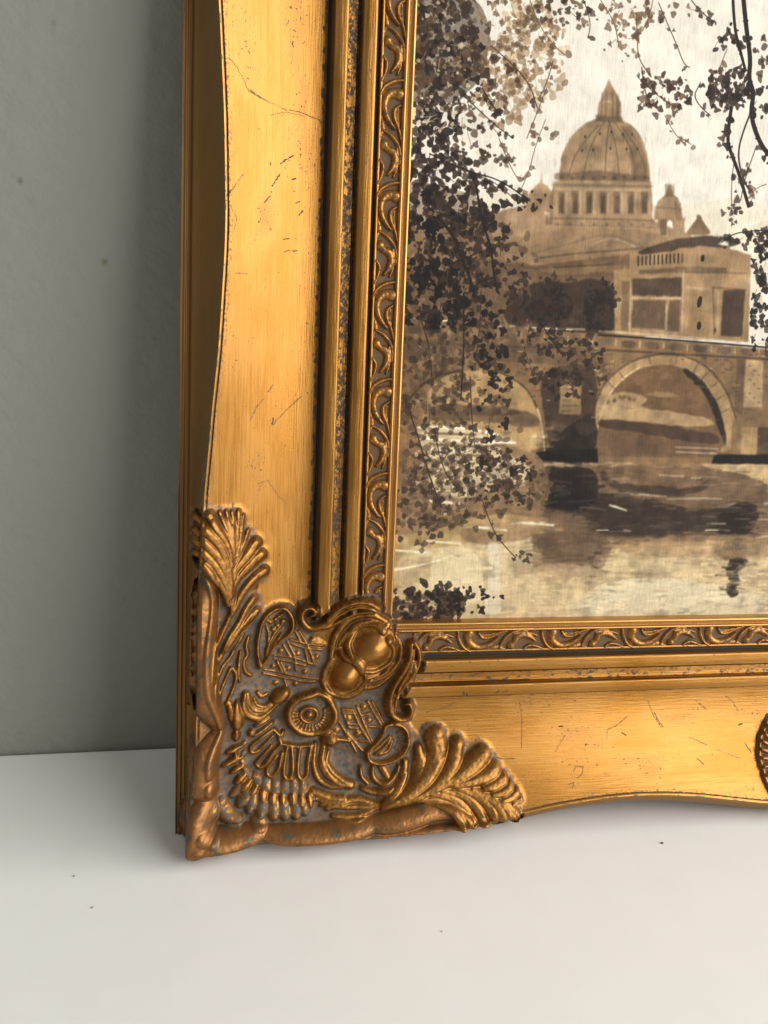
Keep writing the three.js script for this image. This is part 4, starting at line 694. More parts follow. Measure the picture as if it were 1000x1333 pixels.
line(PALE, 0.3, 0.6, '62.1,165.9 62.7,174');
wash(UMBER, 0.62, '64.2,165.7 66.6,165.5 67.2,173.1 64.8,173.3', 0);
wash(SEPIA, 0.5, '64.9,167.3 66.4,166.6 66.9,172.9 65.3,173', 0);
line(PALE, 0.3, 0.6, '67.5,165.5 68.1,173.6');
wash(UMBER, 0.62, '69.7,165.3 72.1,165.1 72.6,172.7 70.2,172.9', 0);
wash(SEPIA, 0.5, '70.4,166.9 71.9,166.2 72.3,172.5 70.8,172.6', 0);
line(PALE, 0.3, 0.6, '73,165 73.6,173.2');
wash(UMBER, 0.62, '75.1,164.8 77.6,164.6 78.2,172.3 75.7,172.5', 0);
wash(SEPIA, 0.5, '75.9,166.4 77.3,165.7 77.8,172 76.3,172.2', 0);
line(PALE, 0.3, 0.6, '78.5,164.5 79.1,172.8');
wash(UMBER, 0.62, '80.6,164.4 83.1,164.2 83.7,171.9 81.2,172', 0);
wash(SEPIA, 0.5, '81.4,166 82.9,165.3 83.4,171.6 81.8,171.7', 0);
line(PALE, 0.3, 0.6, '84,164.1 84.7,172.3');
wash(UMBER, 0.62, '86.2,163.9 88.7,163.7 89.3,171.4 86.8,171.6', 0);
wash(SEPIA, 0.5, '86.9,165.5 88.4,164.8 88.9,171.2 87.4,171.3', 0);
line(PALE, 0.3, 0.6, '89.6,163.6 90.3,171.9');
wash(UMBER, 0.62, '91.8,163.4 94.3,163.2 94.9,171 92.4,171.2', 0);
wash(SEPIA, 0.5, '92.5,165 94,164.4 94.6,170.7 93,170.8', 0);
line(PALE, 0.3, 0.6, '95.2,163.2 95.9,171.5');
line(UMBER, 0.6, 0.7, '56.1,175.6 75.5,174.4 97.9,173.3');
line(UMBER, 0.4, 0.5, '56.3,177.8 98.2,175.8');
dab(UMBER, 0.5, '59.3,177.6', 1.2, 0.9);
dab(UMBER, 0.5, '64.1,177.2', 1.2, 0.9);
dab(UMBER, 0.5, '69,176.9', 1.2, 0.9);
dab(UMBER, 0.5, '73.8,176.5', 1.2, 0.9);
dab(UMBER, 0.5, '78.8,176.1', 1.2, 0.9);
dab(UMBER, 0.5, '83.7,175.7', 1.2, 0.9);
dab(UMBER, 0.5, '88.7,175.4', 1.2, 0.9);
dab(UMBER, 0.5, '93.7,175', 1.2, 0.9);
line(UMBER, 0.5, 0.5, '49.2,188.8 64,184.4 79,178.9 91.8,182.4 95.6,183.3');
line(PALE, 0.4, 0.5, '73.2,184.3 79.7,179.9 91.2,183.6');
line(UMBER, 0.5, 0.5, '97.5,168.5 109,168.2');
wash(UMBER, 0.5, '101.2,159.9 104.7,159.6 105.4,164 101.6,164.3', 0);
wash(SEPIA, 0.5, '100.4,172.8 103,172.6 103.1,178.2 100.9,178.4', 0);
wash(UMBER, 0.45, '105.4,164.5 109,168.7 109.4,172.7 106.8,172.9', 1);
wash(UMBER, 0.5, '55.6,167.8 57.1,163.6 57.2,177.8 54.5,178', 0);
wash('#775a3e', 0.95, '0.3,198 28.7,191.8 52.5,192.7 95.1,185 98,219.7 1.4,224.5', 0);
wash(UMBER, 0.5, '-5.5,192.6 34.8,195.8 73.7,191.2 92.2,187.5 92.7,194.2 49.8,197.5 -5.1,203.7', 1);
wash('#8a6b48', 0.7, '49.6,194.8 70.7,191.7 89.2,190.2 87.8,192.3 64.8,195.5', 1);
line(SEPIA, 0.8, 0.55, '52.3,190.2 65.8,187.6 82.6,185.3 94.4,183.4');
line(SEPIA, 0.8, 0.55, '34.6,193 52.5,194');
line(SEPIA, 0.8, 0.55, '58.5,193.1 83,190.3');
wash(SEPIA, 0.95, '39.9,212 42.5,206.3 48.1,200.4 57.6,197.6 65.6,198.8 71.6,196.1 80.3,196.7 85.1,202.1 86.2,215.1 73.1,216.4 43,215.2', 1);
wash(DARK, 0.8, '46.2,208.3 50.1,202.5 60.2,199.6 67.9,204.8 66.5,211.6 50.8,213.6', 1);
wash(DARK, 0.8, '70.9,204 76.1,198.7 83.7,199.3 85.1,214 74.9,215.2', 1);
wash(UMBER, 0.5, '22.5,207.5 34.8,195.8 41.1,203 38.9,215.7 24.1,215.1', 1);
wash('#a3835b', 1, '88.9,186 107.6,181.3 127,180.5 139.9,183 142,216.4 90.7,216.1', 0);
wash(SEPIA, 0.9, '90.7,185.3 104.9,179.8 118.8,177.1 130,177.1 136.1,178.7 130.4,180.8 114,181.4 95.9,186.1', 1);
wash('#efe6d0', 0.9, '125.3,180 127.8,178.4 130.3,180.2', 0);
line(SEPIA, 0.75, 0.75, '92.4,186.9 92.7,190');
line(SEPIA, 0.75, 0.75, '94.1,186.7 94.3,189.8');
line(SEPIA, 0.75, 0.75, '95.7,186.5 96,189.6');
line(SEPIA, 0.75, 0.75, '97.3,186.2 97.6,189.4');
line(SEPIA, 0.75, 0.75, '99,186 99.2,189.2');
line(SEPIA, 0.75, 0.75, '100.6,185.8 100.9,189');
line(SEPIA, 0.75, 0.75, '102.3,185.6 102.5,188.8');
line(SEPIA, 0.75, 0.75, '103.9,185.4 104.2,188.6');
line(SEPIA, 0.75, 0.75, '105.5,185.2 105.8,188.4');
line(SEPIA, 0.75, 0.75, '107.2,185 107.5,188.2');
line(SEPIA, 0.75, 0.75, '108.9,184.7 109.1,188');
line(SEPIA, 0.75, 0.75, '110.5,184.5 110.8,187.8');
wash(UMBER, 0.75, '93.2,191.9 111.5,189.3 129.8,188.6 130,190.4 111.7,191.3 93.3,193.3', 0);
line(UMBER, 0.6, 0.7, '111.1,191.3 138.6,190.1');
wash(SEPIA, 0.8, '90.6,195.2 111.2,193.3 111.6,200.5 91.1,201.1', 0);
wash(UMBER, 0.9, '91.6,203.1 105.2,202.3 105.6,213.3 91.8,213.4', 0);
wash(UMBER, 0.8, '106.9,202.5 111.4,201.9 111.8,213.8 105.9,213.8', 0);
line(PALE, 0.8, 0.6, '90.9,202.3 111.6,201.1');
line(PALE, 0.8, 0.5, '105.7,203.7 106.6,213.5');
line(PALE, 0.7, 0.6, '89.6,194.4 91.2,214.9');
line(PALE, 0.6, 0.5, '111.7,190.7 113.2,214.9');
dab(DARK, 0.95, '119.3,185.6', 1.1, 2);
dab(DARK, 0.95, '119.5,202', 1.4, 3.2);
dab(DARK, 0.95, '120.1,211', 1.3, 2.3);
dab(DARK, 0.95, '127.1,212.4', 0.6, 1.4);
wash('#96794f', 0.6, '115.6,197.9 123.8,198 125,214.3 116.4,214.2', 0);
wash(SEPIA, 0.85, '129.3,197.1 138.6,196.2 139,214.2 129.7,214.3', 0);
line(UMBER, 0.7, 0.8, '124.6,196.2 127,214.2');
line(PALE, 0.6, 0.5, '127.4,197.8 128.3,213.5');
line(UMBER, 0.8, 0.8, '124.6,196.2 139.3,196.5');
line(PALE, 0.6, 0.4, '113.5,196.9 122.7,196.9');
wash('#a08256', 0.9, '83.1,192.6 90,191.6 90.1,216.1 85,215.8', 0);
wash(UMBER, 0.6, '86.6,196.3 89.7,196.1 90.6,214.3 87.4,214.5', 0);
wash('#866846', 1, '-4.6,215 30,215.9 66.2,216.2 91.4,216.6 117.4,217.6 154.5,218.8 159.4,263.9 -2.6,267.4', 0);
wash(UMBER, 0.55, '-4.4,222 30.3,221.9 72.8,221 73.3,228.4 30.7,228.6 -4,230.2', 1);
wash(SEPIA, 0.6, '4,217.2 9.4,217.2 9.2,219.7 4.4,219.7', 1);
line(PALE, 0.5, 0.8, '10.8,217.2 10.9,219.3');
wash(UMBER, 0.6, '12.9,217.3 18.4,217.3 18.2,219.8 13.3,219.8', 1);
line(PALE, 0.5, 0.8, '19.8,217.2 19.9,219.4');
wash(UMBER, 0.6, '21.9,217.4 27.4,217.4 27.3,219.9 22.3,219.9', 1);
line(PALE, 0.5, 0.8, '28.9,217.3 29,219.6');
wash(SEPIA, 0.6, '31,217.5 36.6,217.5 36.5,220 31.4,220', 1);
line(PALE, 0.5, 0.8, '38.1,217.5 38.2,219.7');
wash(UMBER, 0.6, '40.2,217.6 45.9,217.6 45.8,220.2 40.6,220.1', 1);
line(PALE, 0.5, 0.8, '47.4,217.6 47.5,219.8');
wash(UMBER, 0.6, '49.5,217.8 55.3,217.7 55.2,220.3 50,220.3', 1);
line(PALE, 0.5, 0.8, '56.8,217.7 57,219.9');
wash(SEPIA, 0.6, '59,217.9 64.8,217.8 64.7,220.4 59.5,220.4', 1);
line(PALE, 0.5, 0.8, '66.4,217.8 66.5,220');
wash(UMBER, 0.6, '68.5,218 74.4,217.9 74.3,220.5 69,220.5', 1);
line(PALE, 0.5, 0.8, '76,217.9 76.2,220.2');
wash(UMBER, 0.6, '78.2,218.1 84.2,218.1 84.1,220.7 78.7,220.6', 1);
line(PALE, 0.5, 0.8, '85.8,218 85.9,220.3');
wash(SEPIA, 0.6, '88,218.2 94.1,218.2 94,220.8 88.5,220.8', 1);
line(PALE, 0.5, 0.8, '95.7,218.1 95.8,220.4');
wash(UMBER, 0.6, '97.9,218.3 104,218.3 104,220.9 98.5,220.9', 1);
line(PALE, 0.5, 0.8, '105.7,218.2 105.9,220.5');
wash(UMBER, 0.6, '108,218.4 114.2,218.4 114.1,221 108.5,221', 1);
line(PALE, 0.5, 0.8, '115.8,218.3 116,220.6');
wash(SEPIA, 0.6, '118.1,218.5 124.4,218.5 124.3,221.2 118.7,221.1', 1);
line(PALE, 0.5, 0.8, '126.1,218.4 126.3,220.8');
wash(UMBER, 0.6, '128.4,218.6 134.8,218.6 134.7,221.3 129,221.3', 1);
line(PALE, 0.5, 0.8, '136.5,218.5 136.7,220.9');
wash(UMBER, 0.6, '138.8,218.7 145.3,218.7 145.2,221.4 139.4,221.4', 1);
line(PALE, 0.5, 0.8, '147,218.7 147.2,221');
wash(SEPIA, 0.6, '149.4,218.9 155.9,218.9 155.9,221.6 150,221.5', 1);
line(PALE, 0.5, 0.8, '157.6,218.8 157.9,221.2');
line('#efe3c6', 0.8, 0.9, '1.6,214.4 12.4,214.6 24.1,214.8');
line('#efe3c6', 0.6, 0.7, '37.4,215.5 44.9,215.3');
line('#efe3c6', 0.7, 0.7, '49.1,215.4 63.1,215.2 73,215');
line(PALE, 0.7, 0.7, '78.6,215.2 104.1,215.4 154.3,216.4');
line(DARK, 0.7, 0.9, '78.7,216.7 104.2,216.8 154.4,217.9');
line(SEPIA, 0.8, 1, '82.3,222.2 104.7,222.3 154.9,222.4');
line(SEPIA, 0.5, 0.7, '1.4,223.4 36.3,222.8 79.1,222.1');
dab(UMBER, 0.6, '130.8,235.4', 1.93, 0.55);
dab(SEPIA, 0.6, '133.1,223.5', 1.98, 0.55);
dab(SEPIA, 0.6, '151.4,229.3', 1.55, 0.55);
dab(UMBER, 0.6, '141.1,233.1', 1.42, 0.55);
dab(SEPIA, 0.6, '137.5,234.3', 1.48, 0.55);
dab(SEPIA, 0.6, '147.1,227.1', 1.98, 0.55);
dab(SEPIA, 0.6, '126.9,229.3', 1.11, 0.55);
dab(UMBER, 0.6, '126.9,231.6', 1.08, 0.55);
dab(SEPIA, 0.6, '141.4,235.2', 1.59, 0.55);
dab(SEPIA, 0.6, '133.3,227.1', 1.71, 0.55);
dab(UMBER, 0.6, '131.8,225', 1.63, 0.55);
dab(SEPIA, 0.6, '134.9,236.4', 1.18, 0.55);
dab(SEPIA, 0.6, '131.3,235.5', 1.49, 0.55);
dab(SEPIA, 0.6, '128.4,228.9', 1, 0.55);
dab(SEPIA, 0.6, '143.6,232.8', 1.54, 0.55);
dab(SEPIA, 0.6, '145.2,234.4', 1.41, 0.55);
dab(SEPIA, 0.6, '142.2,233.8', 1.48, 0.55);
dab(SEPIA, 0.6, '146.6,235.4', 1.88, 0.55);
dab(UMBER, 0.6, '129.1,226.8', 1.71, 0.55);
dab(SEPIA, 0.6, '128.8,223.7', 1.83, 0.55);
dab(SEPIA, 0.6, '144.8,225.1', 1.76, 0.55);
dab(SEPIA, 0.6, '135.1,227.2', 1.21, 0.55);
dab(UMBER, 0.6, '148,224.9', 1.7, 0.55);
dab(SEPIA, 0.6, '135.7,226.3', 1.34, 0.55);
dab(SEPIA, 0.6, '126.2,228.4', 1.75, 0.55);
dab(SEPIA, 0.6, '148.5,232.8', 1.69, 0.55);
dab(UMBER, 0.6, '139.6,223.5', 1.82, 0.55);
dab(SEPIA, 0.6, '140,234.2', 1.75, 0.55);
dab(UMBER, 0.6, '136.5,236.3', 1.2, 0.55);
dab(UMBER, 0.6, '132,234.5', 1.98, 0.55);
dab(UMBER, 0.6, '150.1,222.4', 1.24, 0.55);
dab(UMBER, 0.6, '151.2,225.3', 1.83, 0.55);
dab(SEPIA, 0.6, '142.1,230.1', 1.19, 0.55);
dab(SEPIA, 0.6, '123.6,223.3', 1.76, 0.55);
dab(SEPIA, 0.6, '125.8,228.1', 1.99, 0.55);
dab(SEPIA, 0.6, '128.9,230.5', 1.41, 0.55);
dab(UMBER, 0.6, '138.2,223.3', 1.23, 0.55);
dab(UMBER, 0.6, '135.6,225.1', 1.75, 0.55);
dab(UMBER, 0.6, '135.2,224.3', 1.08, 0.55);
dab(UMBER, 0.6, '139.7,224.6', 1.37, 0.55);
dab(SEPIA, 0.6, '141.7,228.8', 1.34, 0.55);
dab(SEPIA, 0.6, '142.7,226.5', 1.79, 0.55);
dab(UMBER, 0.6, '139.6,230.7', 1.53, 0.55);
dab(UMBER, 0.6, '131.3,225.6', 1.79, 0.55);
dab(UMBER, 0.6, '78.7,227.3', 1.06, 0.55);
dab('#cdb68a', 0.6, '84.7,233.9', 1.99, 0.55);
dab(UMBER, 0.6, '81.8,228.4', 1.25, 0.55);
dab('#cdb68a', 0.6, '80.7,234.4', 1.33, 0.55);
dab('#cdb68a', 0.6, '78.9,229.8', 1.68, 0.55);
dab('#cdb68a', 0.6, '91.2,228', 1.87, 0.55);
dab(UMBER, 0.6, '84.3,223.5', 1.74, 0.55);
dab(UMBER, 0.6, '82.3,227.9', 1.86, 0.55);
dab('#cdb68a', 0.6, '79.5,223.6', 1.94, 0.55);
dab('#cdb68a', 0.6, '80.8,231.1', 1.05, 0.55);
dab(UMBER, 0.6, '83.9,233.4', 1.57, 0.55);
dab(UMBER, 0.6, '78.4,228.3', 1.91, 0.55);
dab(UMBER, 0.6, '89.2,226.4', 1, 0.55);
dab(UMBER, 0.6, '91.8,225.7', 1.87, 0.55);
dab(UMBER, 0.6, '84.3,230.8', 1.85, 0.55);
dab('#cdb68a', 0.6, '84.9,226.3', 1.38, 0.55);
dab(UMBER, 0.6, '84,231.6', 1.41, 0.55);
dab('#cdb68a', 0.6, '80.3,231.8', 1.66, 0.55);
dab(UMBER, 0.6, '89.3,225.1', 1.76, 0.55);
dab('#cdb68a', 0.6, '84.8,228.1', 1.1, 0.55);
dab('#cdb68a', 0.6, '82.7,228.5', 1.69, 0.55);
wash('#c0a274', 0.7, '141.3,223 149.5,223.2 150.7,241.3 142.5,241.6', 0);
wash(UMBER, 0.8, '137.9,223.1 141.6,223 142.1,244.7 138.6,243.3', 0);
dab(SEPIA, 0.6, '143.6,225.3', 1.1, 0.45);
dab(SEPIA, 0.6, '145.8,227', 1.1, 0.45);
dab(SEPIA, 0.6, '148,228.7', 1.1, 0.45);
dab(SEPIA, 0.6, '144.1,230.7', 1.1, 0.45);
dab(SEPIA, 0.6, '146.4,232.4', 1.1, 0.45);
dab(SEPIA, 0.6, '148.6,234.1', 1.1, 0.45);
dab(SEPIA, 0.6, '144.7,236.1', 1.1, 0.45);
dab(SEPIA, 0.6, '146.9,237.8', 1.1, 0.45);
dab(SEPIA, 0.6, '149.2,239.5', 1.1, 0.45);
wash('#ab8a5e', 0.95, '76.4,262.1 77.4,249.2 80.4,238.5 86.1,230.7 94.6,225.1 105.4,222.9 117.3,223.5 127,228.4 134.5,236.5 139.7,247.2 141.7,260.6', 1);
wash('#77593b', 1, '80.9,262 81.2,249 83.7,240.7 88.3,234.1 96.2,228.6 105.7,226.4 115,227.4 122.7,232.1 129.4,239.7 134.5,249.8 136.2,260.7', 1);
line(SEPIA, 0.7, 0.7, '76.4,252.7 79.8,238.6 86.1,230.2 95.2,224.5 105.4,222.3 117.2,222.9 127.6,227.8 135.9,237 140.5,248.4');
line('#e0cca0', 0.75, 0.8, '80.2,252.6 83.1,240.8 88.3,233.6 96.2,228');
wash(DARK, 0.9, '115.6,227.1 123.3,231.5 130.1,239 135.2,249.7 136.7,258.8 132.6,251 127.5,240.3 121.5,233.4 114.5,228.9', 1);
line(SEPIA, 0.6, 0.5, '120.8,225.7 119.1,229.3');
line(SEPIA, 0.6, 0.5, '125.7,228.5 122.7,232.1');
line(SEPIA, 0.6, 0.5, '130.1,232.4 126.4,235.6');
line(SEPIA, 0.6, 0.5, '133.6,237.1 129.4,239.7');
line(SEPIA, 0.6, 0.5, '136.5,242.4 132.6,244.4');
line(SEPIA, 0.6, 0.5, '88,230.1 90.8,232.9');
line(SEPIA, 0.6, 0.5, '83.9,234.3 86.9,236.8');
line(SEPIA, 0.6, 0.5, '111.9,222.9 111.6,226.4');
line(SEPIA, 0.6, 0.5, '100,224 101.2,227.2');
wash('#b6986b', 0.8, '80.9,245.5 84.2,238.4 93.7,237.4 101.7,240.1 96.8,243.2 107.3,244 130.1,246.9 130.4,249.9 81.8,249', 1);
dab(UMBER, 0.6, '84.5,241.7', 1.3, 1.3);
dab(UMBER, 0.6, '86.9,241.2', 1.3, 1.3);
dab(UMBER, 0.6, '87,240.9', 1.3, 1.3);
dab(UMBER, 0.6, '89.2,239.6', 1.3, 1.3);
dab(UMBER, 0.6, '90.4,240.1', 1.3, 1.3);
dab(UMBER, 0.6, '91.1,239.4', 1.3, 1.3);
dab(UMBER, 0.6, '93,240', 1.3, 1.3);
dab(UMBER, 0.6, '93.3,240.2', 1.3, 1.3);
dab(UMBER, 0.6, '95.1,240.3', 1.3, 1.3);
wash('#a98a5e', 0.6, '98.3,237.8 109.3,236.8 116,238.4 106.2,239.3', 1);
wash(SEPIA, 0.75, '80.5,248.2 97.2,248.5 113.7,250.4 133.4,252.8 133.2,257.1 117.5,255.7 97.5,252.7 80.7,251.4', 1);
wash('#6f553d', 0.9, '80.2,252.6 100.9,253.8 134,258.3 135,261.9 80.9,262.6', 0);
wash('#b0905f', 0.9, '11.2,263.1 12.1,243.4 15.8,236.5 23.8,232.8 35,231.2 45.4,233.6 52.4,239.6 57.4,249.8 59.5,262.5', 1);
line(SEPIA, 0.8, 1.6, '2.5,249.3 7.8,240.2 15.1,234.9 25,232.2');
line(SEPIA, 0.7, 1.1, '39.9,232.2 49.1,235.7 55.1,242.9 58.9,253.2 60.7,261.9');
line('#e3d0a4', 0.9, 0.9, '55.9,245.2 58.1,250.9 60,261.4');
wash(UMBER, 0.75, '12.4,245.6 31.6,244.4 55.9,246.4 57.6,253.3 37.9,250.4 13,251.2', 1);
wash(SEPIA, 0.5, '14,246.7 37.6,245.3 52.9,247 37.8,248.7', 1);
wash(SEPIA, 0.9, '55.5,230.3 78.2,226.5 79.9,240.9 78.3,261.5 62,262.5 58.5,247.4', 1);
wash('#9b7d55', 0.9, '64.4,234 73.1,233.6 73.4,246.9 64.6,246.7', 0);
line(SEPIA, 0.6, 0.5, '65.1,235.7 71.3,235.4');
line(SEPIA, 0.6, 0.5, '65.3,237.7 69,237.5');
line(SEPIA, 0.6, 0.5, '65.4,239.7 71.6,239.4');
line(SEPIA, 0.6, 0.5, '65.5,241.7 69.3,241.6');
line(SEPIA, 0.6, 0.5, '65.7,243.7 71.9,243.5');
line(SEPIA, 0.6, 0.5, '65.8,245.7 69.6,245.6');
wash(DARK, 0.9, '67.5,251.8 80.1,243.8 81.1,265.6 58.5,266.7 59.4,262', 1);
wash(INK, 0.95, '56.3,261.4 81.3,259.6 81.9,267.3 57.3,266.7', 0);
wash('#8b6e4b', 0.9, '138.2,246.6 157.6,247.2 159.1,260.8 138.3,260.6', 0);
wash('#b0925f', 0.7, '142.6,249.5 149.5,249.3 150,260.4 143.1,260.5', 0);
wash(SEPIA, 0.7, '150.2,249.3 157.8,249.1 159,260.1 150.6,260.3', 0);
wash(INK, 0.95, '131.5,260.8 159,260.1 159.8,267.6 136.9,267.4 130.5,265.1', 0);
wash(DARK, 0.85, '130.8,267.6 159.8,267.6 160.6,275.1 132.7,273.7', 1);
wash('#b59a6c', 1, '-2.6,266.3 159.4,263.9 167.2,336.2 0,332.9', 0);
wash('#cbb48a', 0.8, '4.4,294.8 52.6,291.6 91.6,300.5 162.7,294.1 167.2,336.2 0,332.9', 1);
wash('#d6c8a8', 0.7, '79.5,312.8 119.1,309.9 165.4,319.8 167.2,336.2 74.5,334.4', 1);
wash('#735841', 0.95, '57.2,266.1 131.9,265.1 160.3,272 162.7,294.1 124.6,295.5 84.7,296.2 58.7,288.5', 1);
wash(SEPIA, 0.85, '79.3,266.2 128.5,265.2 131.2,275.6 109.6,278.3 89.7,276.8', 1);
wash(DARK, 0.7, '54.8,276.7 89.7,276.2 123.4,283.1 143.8,281.6 155.3,290.9 124.6,295.5 84.5,293.2 58.7,288.5', 1);
wash(INK, 0.8, '56.6,266.7 81.2,266.2 83.5,279.3 77.4,284.8 66,284.9 57.9,276.7', 1);
wash('#86684a', 0.8, '82.4,265.5 125,263.4 132.3,269.4 122.6,274.5 89.5,273.2', 1);
wash('#7e6147', 0.8, '58.3,282.6 77.4,284.8 82,294.4 80.8,303.6 73,312.7 60.2,312.6 55.9,294.5', 1);
wash(DARK, 0.9, '136.9,281.7 152.2,278.4 154.9,287.8 147.2,294.1 151.2,299.2 146.5,301.7 151.1,305.6 145.8,308.1 149,312.6 145.7,314.5 148.8,317.1 144.8,319.6 141.6,315.7 143.4,311.9 140.8,307.4 143.2,303 137.8,297.9 141.6,294.2 134.4,291.1', 1);
wash(UMBER, 0.8, '133.8,299.2 142,297.9 152.6,299.2 150.2,303 139,303', 1);
wash(UMBER, 0.75, '58.9,291.5 87.7,292.6 91.5,299.3 82.7,312.8 69.4,306.6 59.5,300.5', 1);
wash('#a5845c', 0.6, '91.1,294.4 162.5,292.2 163.7,303.7 125.1,301.1 98.4,303.6', 1);
melt('57.1,264.9 164.3,326.3', 3000, 6, 0.9, 2.2, 0);
line('#e9dcbc', 0.5, 0.6, '96.6,277 106.2,277.5 112.2,277.7');
line('#e9dcbc', 0.5, 0.6, '112.3,278.9 123,278.1 136.6,278.3');
line('#e9dcbc', 0.5, 0.6, '130.7,288.6 139.3,288.5');
line('#e9dcbc', 0.5, 0.6, '108.1,269.2 118.8,269.6');
line('#e9dcbc', 0.5, 0.6, '122.2,270.2 126.3,270.1');
line('#e9dcbc', 0.5, 0.6, '114.4,258.2 132.9,258.3');
line('#e9dcbc', 0.5, 0.6, '114.6,260 132.8,260.2');
line('#e9dcbc', 0.5, 0.6, '83.1,291.4 88.3,291.3');
line('#e9dcbc', 0.5, 0.6, '94.8,291.3 98.1,291.6');
line('#e9dcbc', 0.5, 0.6, '90.1,281.6 94.8,283.4');
line('#e9dcbc', 0.5, 0.6, '130.3,291.1 136.1,291');
line('#e9dcbc', 0.5, 0.6, '153.4,286.5 160.1,286.5');
line('#e9dcbc', 0.5, 0.6, '153.5,294.1 160.8,293.4');
line('#e9dcbc', 0.8, 1.2, '88.2,281.6 92.1,282.5 95.5,283.4');
line('#8d7050', 0.4, 0.54, '145.5,299.5 157.1,299.5');
line('#a3855a', 0.4, 0.72, '119.7,296.5 135.1,296.7');
line('#a3855a', 0.4, 0.62, '88.5,302.6 100.8,302.8');
line('#8d7050', 0.4, 0.57, '148.5,311 161.7,311.2');
line('#8d7050', 0.4, 0.97, '95.7,296.9 102.3,296.9');
line('#a3855a', 0.4, 0.66, '83.5,301.9 90.9,302.2');
line('#8d7050', 0.4, 0.74, '61.6,299.2 70.3,299.2');
line('#8d7050', 0.4, 0.86, '139.4,296.4 150.5,296');
line('#8d7050', 0.4, 0.57, '73,314.7 82.1,314.7');
line('#a3855a', 0.4, 0.63, '147.6,312.8 156,313.1');
line('#a3855a', 0.4, 0.52, '85.3,299.6 96.7,299.7');
line('#a3855a', 0.4, 0.6, '108.2,316 118,315.8');
line('#a3855a', 0.4, 0.65, '149.6,313.7 156.5,314');
line('#a3855a', 0.4, 0.86, '148.4,298.2 157.4,298.1');
line('#8d7050', 0.4, 0.62, '117,304.5 124.4,304.7');
line('#8d7050', 0.4, 0.74, '154.8,296.3 161.1,296.3');
line('#a3855a', 0.4, 0.51, '145,300.3 158.7,300.4');
line('#8d7050', 0.4, 0.59, '72.3,307.2 86.2,307.2');
line('#8d7050', 0.4, 0.76, '84.5,302 96.3,301.8');
line('#8d7050', 0.4, 0.58, '79.1,301.2 94.3,301.1');
line('#a3855a', 0.4, 0.85, '70.5,304.3 77.8,304.3');
line('#8d7050', 0.4, 0.84, '95.9,299.7 101.8,299.9');
line('#a3855a', 0.4, 0.53, '67.7,295.7 72.7,295.5');
line('#8d7050', 0.4, 0.63, '69.7,313.7 80.6,314');
line('#8d7050', 0.4, 0.56, '78.3,296.7 84,296.9');
line('#8d7050', 0.4, 0.67, '121.6,292.2 136.7,292.3');
line('#8d7050', 0.4, 0.84, '90.8,308.4 104.8,308.8');
line('#a3855a', 0.4, 0.56, '132.5,310.5 137.8,310.3');
line('#8d7050', 0.4, 0.74, '156.2,314.7 172.1,314.8');
line('#a3855a', 0.4, 0.56, '99.4,294.7 113.3,294.8');
line('#8d7050', 0.4, 0.76, '158.9,315.8 168.8,315.8');
line('#8d7050', 0.4, 0.65, '135.9,294.2 151.1,294');
line('#a3855a', 0.4, 0.54, '132.4,312.5 145.1,312.9');
line('#a3855a', 0.4, 0.69, '132.6,308.7 144.7,308.5');
line('#a3855a', 0.4, 0.6, '105.4,299.1 113.4,298.9');
line('#a3855a', 0.4, 0.83, '134.3,297.4 139.3,297.4');
line('#8d7050', 0.4, 0.71, '67.6,314.1 75.6,314.1');
line('#a3855a', 0.4, 0.91, '145.2,316.6 151.3,316.8');
line('#a3855a', 0.4, 0.76, '131.2,310.1 142.9,309.9');
line('#8d7050', 0.4, 0.64, '151.8,294.2 162.1,294.4');
line('#a3855a', 0.4, 0.53, '112.9,291.8 124.3,292.1');
line('#8d7050', 0.4, 0.56, '155.9,307.9 161.7,308.1');
line('#8d7050', 0.4, 0.87, '74.1,302.3 85.6,302.5');
line('#a3855a', 0.4, 0.82, '62.4,304.8 74.2,304.8');
line('#a3855a', 0.4, 0.93, '135.4,294 151.9,293.8');
line('#8d7050', 0.4, 0.52, '116.6,297.5 131.7,297.6');
line('#8d7050', 0.4, 0.73, '112.7,295.3 118.7,295.2');
line('#a3855a', 0.4, 0.94, '61.2,312.1 67.1,312.2');
line('#8d7050', 0.4, 0.95, '162.9,305.7 173.6,305.7');
line('#a3855a', 0.4, 0.62, '150.7,305.4 156.6,305.2');
line('#a3855a', 0.4, 0.51, '129.6,312.9 139.1,312.8');
line('#a3855a', 0.4, 0.92, '85.8,294.5 92.6,294.5');
line('#a3855a', 0.4, 0.98, '160.4,303.8 165.5,304');
line('#8d7050', 0.4, 0.66, '125.9,300.6 135.8,300.4');
line('#8d7050', 0.4, 0.74, '133.3,298.6 140.3,298.9');
line('#a3855a', 0.4, 0.79, '158.8,292.9 166,292.8');
line('#8d7050', 0.4, 0.69, '154.1,294.1 169,293.8');
line('#a3855a', 0.4, 0.98, '80.6,311.1 87.8,310.9');
line('#a3855a', 0.4, 0.56, '125.7,308.2 136.4,308.1');
line('#8d7050', 0.4, 0.8, '62.2,300.6 67.7,300.4');
line('#ead9b2', 0.3, 0.4, '58.4,277.1 63.4,277.2');
line('#ead9b2', 0.3, 0.4, '125.8,316.4 129.8,316.2');
line('#ead9b2', 0.3, 0.4, '117.5,265.9 121.8,265.6');
line('#ead9b2', 0.3, 0.4, '61.3,289 67.2,289');
line('#ead9b2', 0.3, 0.4, '62.3,321.8 73.2,322');
line('#ead9b2', 0.3, 0.4, '112.3,282.4 116.8,282.4');
line('#ead9b2', 0.3, 0.4, '75.4,307.3 86.4,307.1');
line('#ead9b2', 0.3, 0.4, '106.3,281.5 113.6,281.6');
line('#ead9b2', 0.3, 0.4, '61.4,312.5 70.4,312.3');
line('#ead9b2', 0.3, 0.4, '96.9,323.5 104.7,323.6');
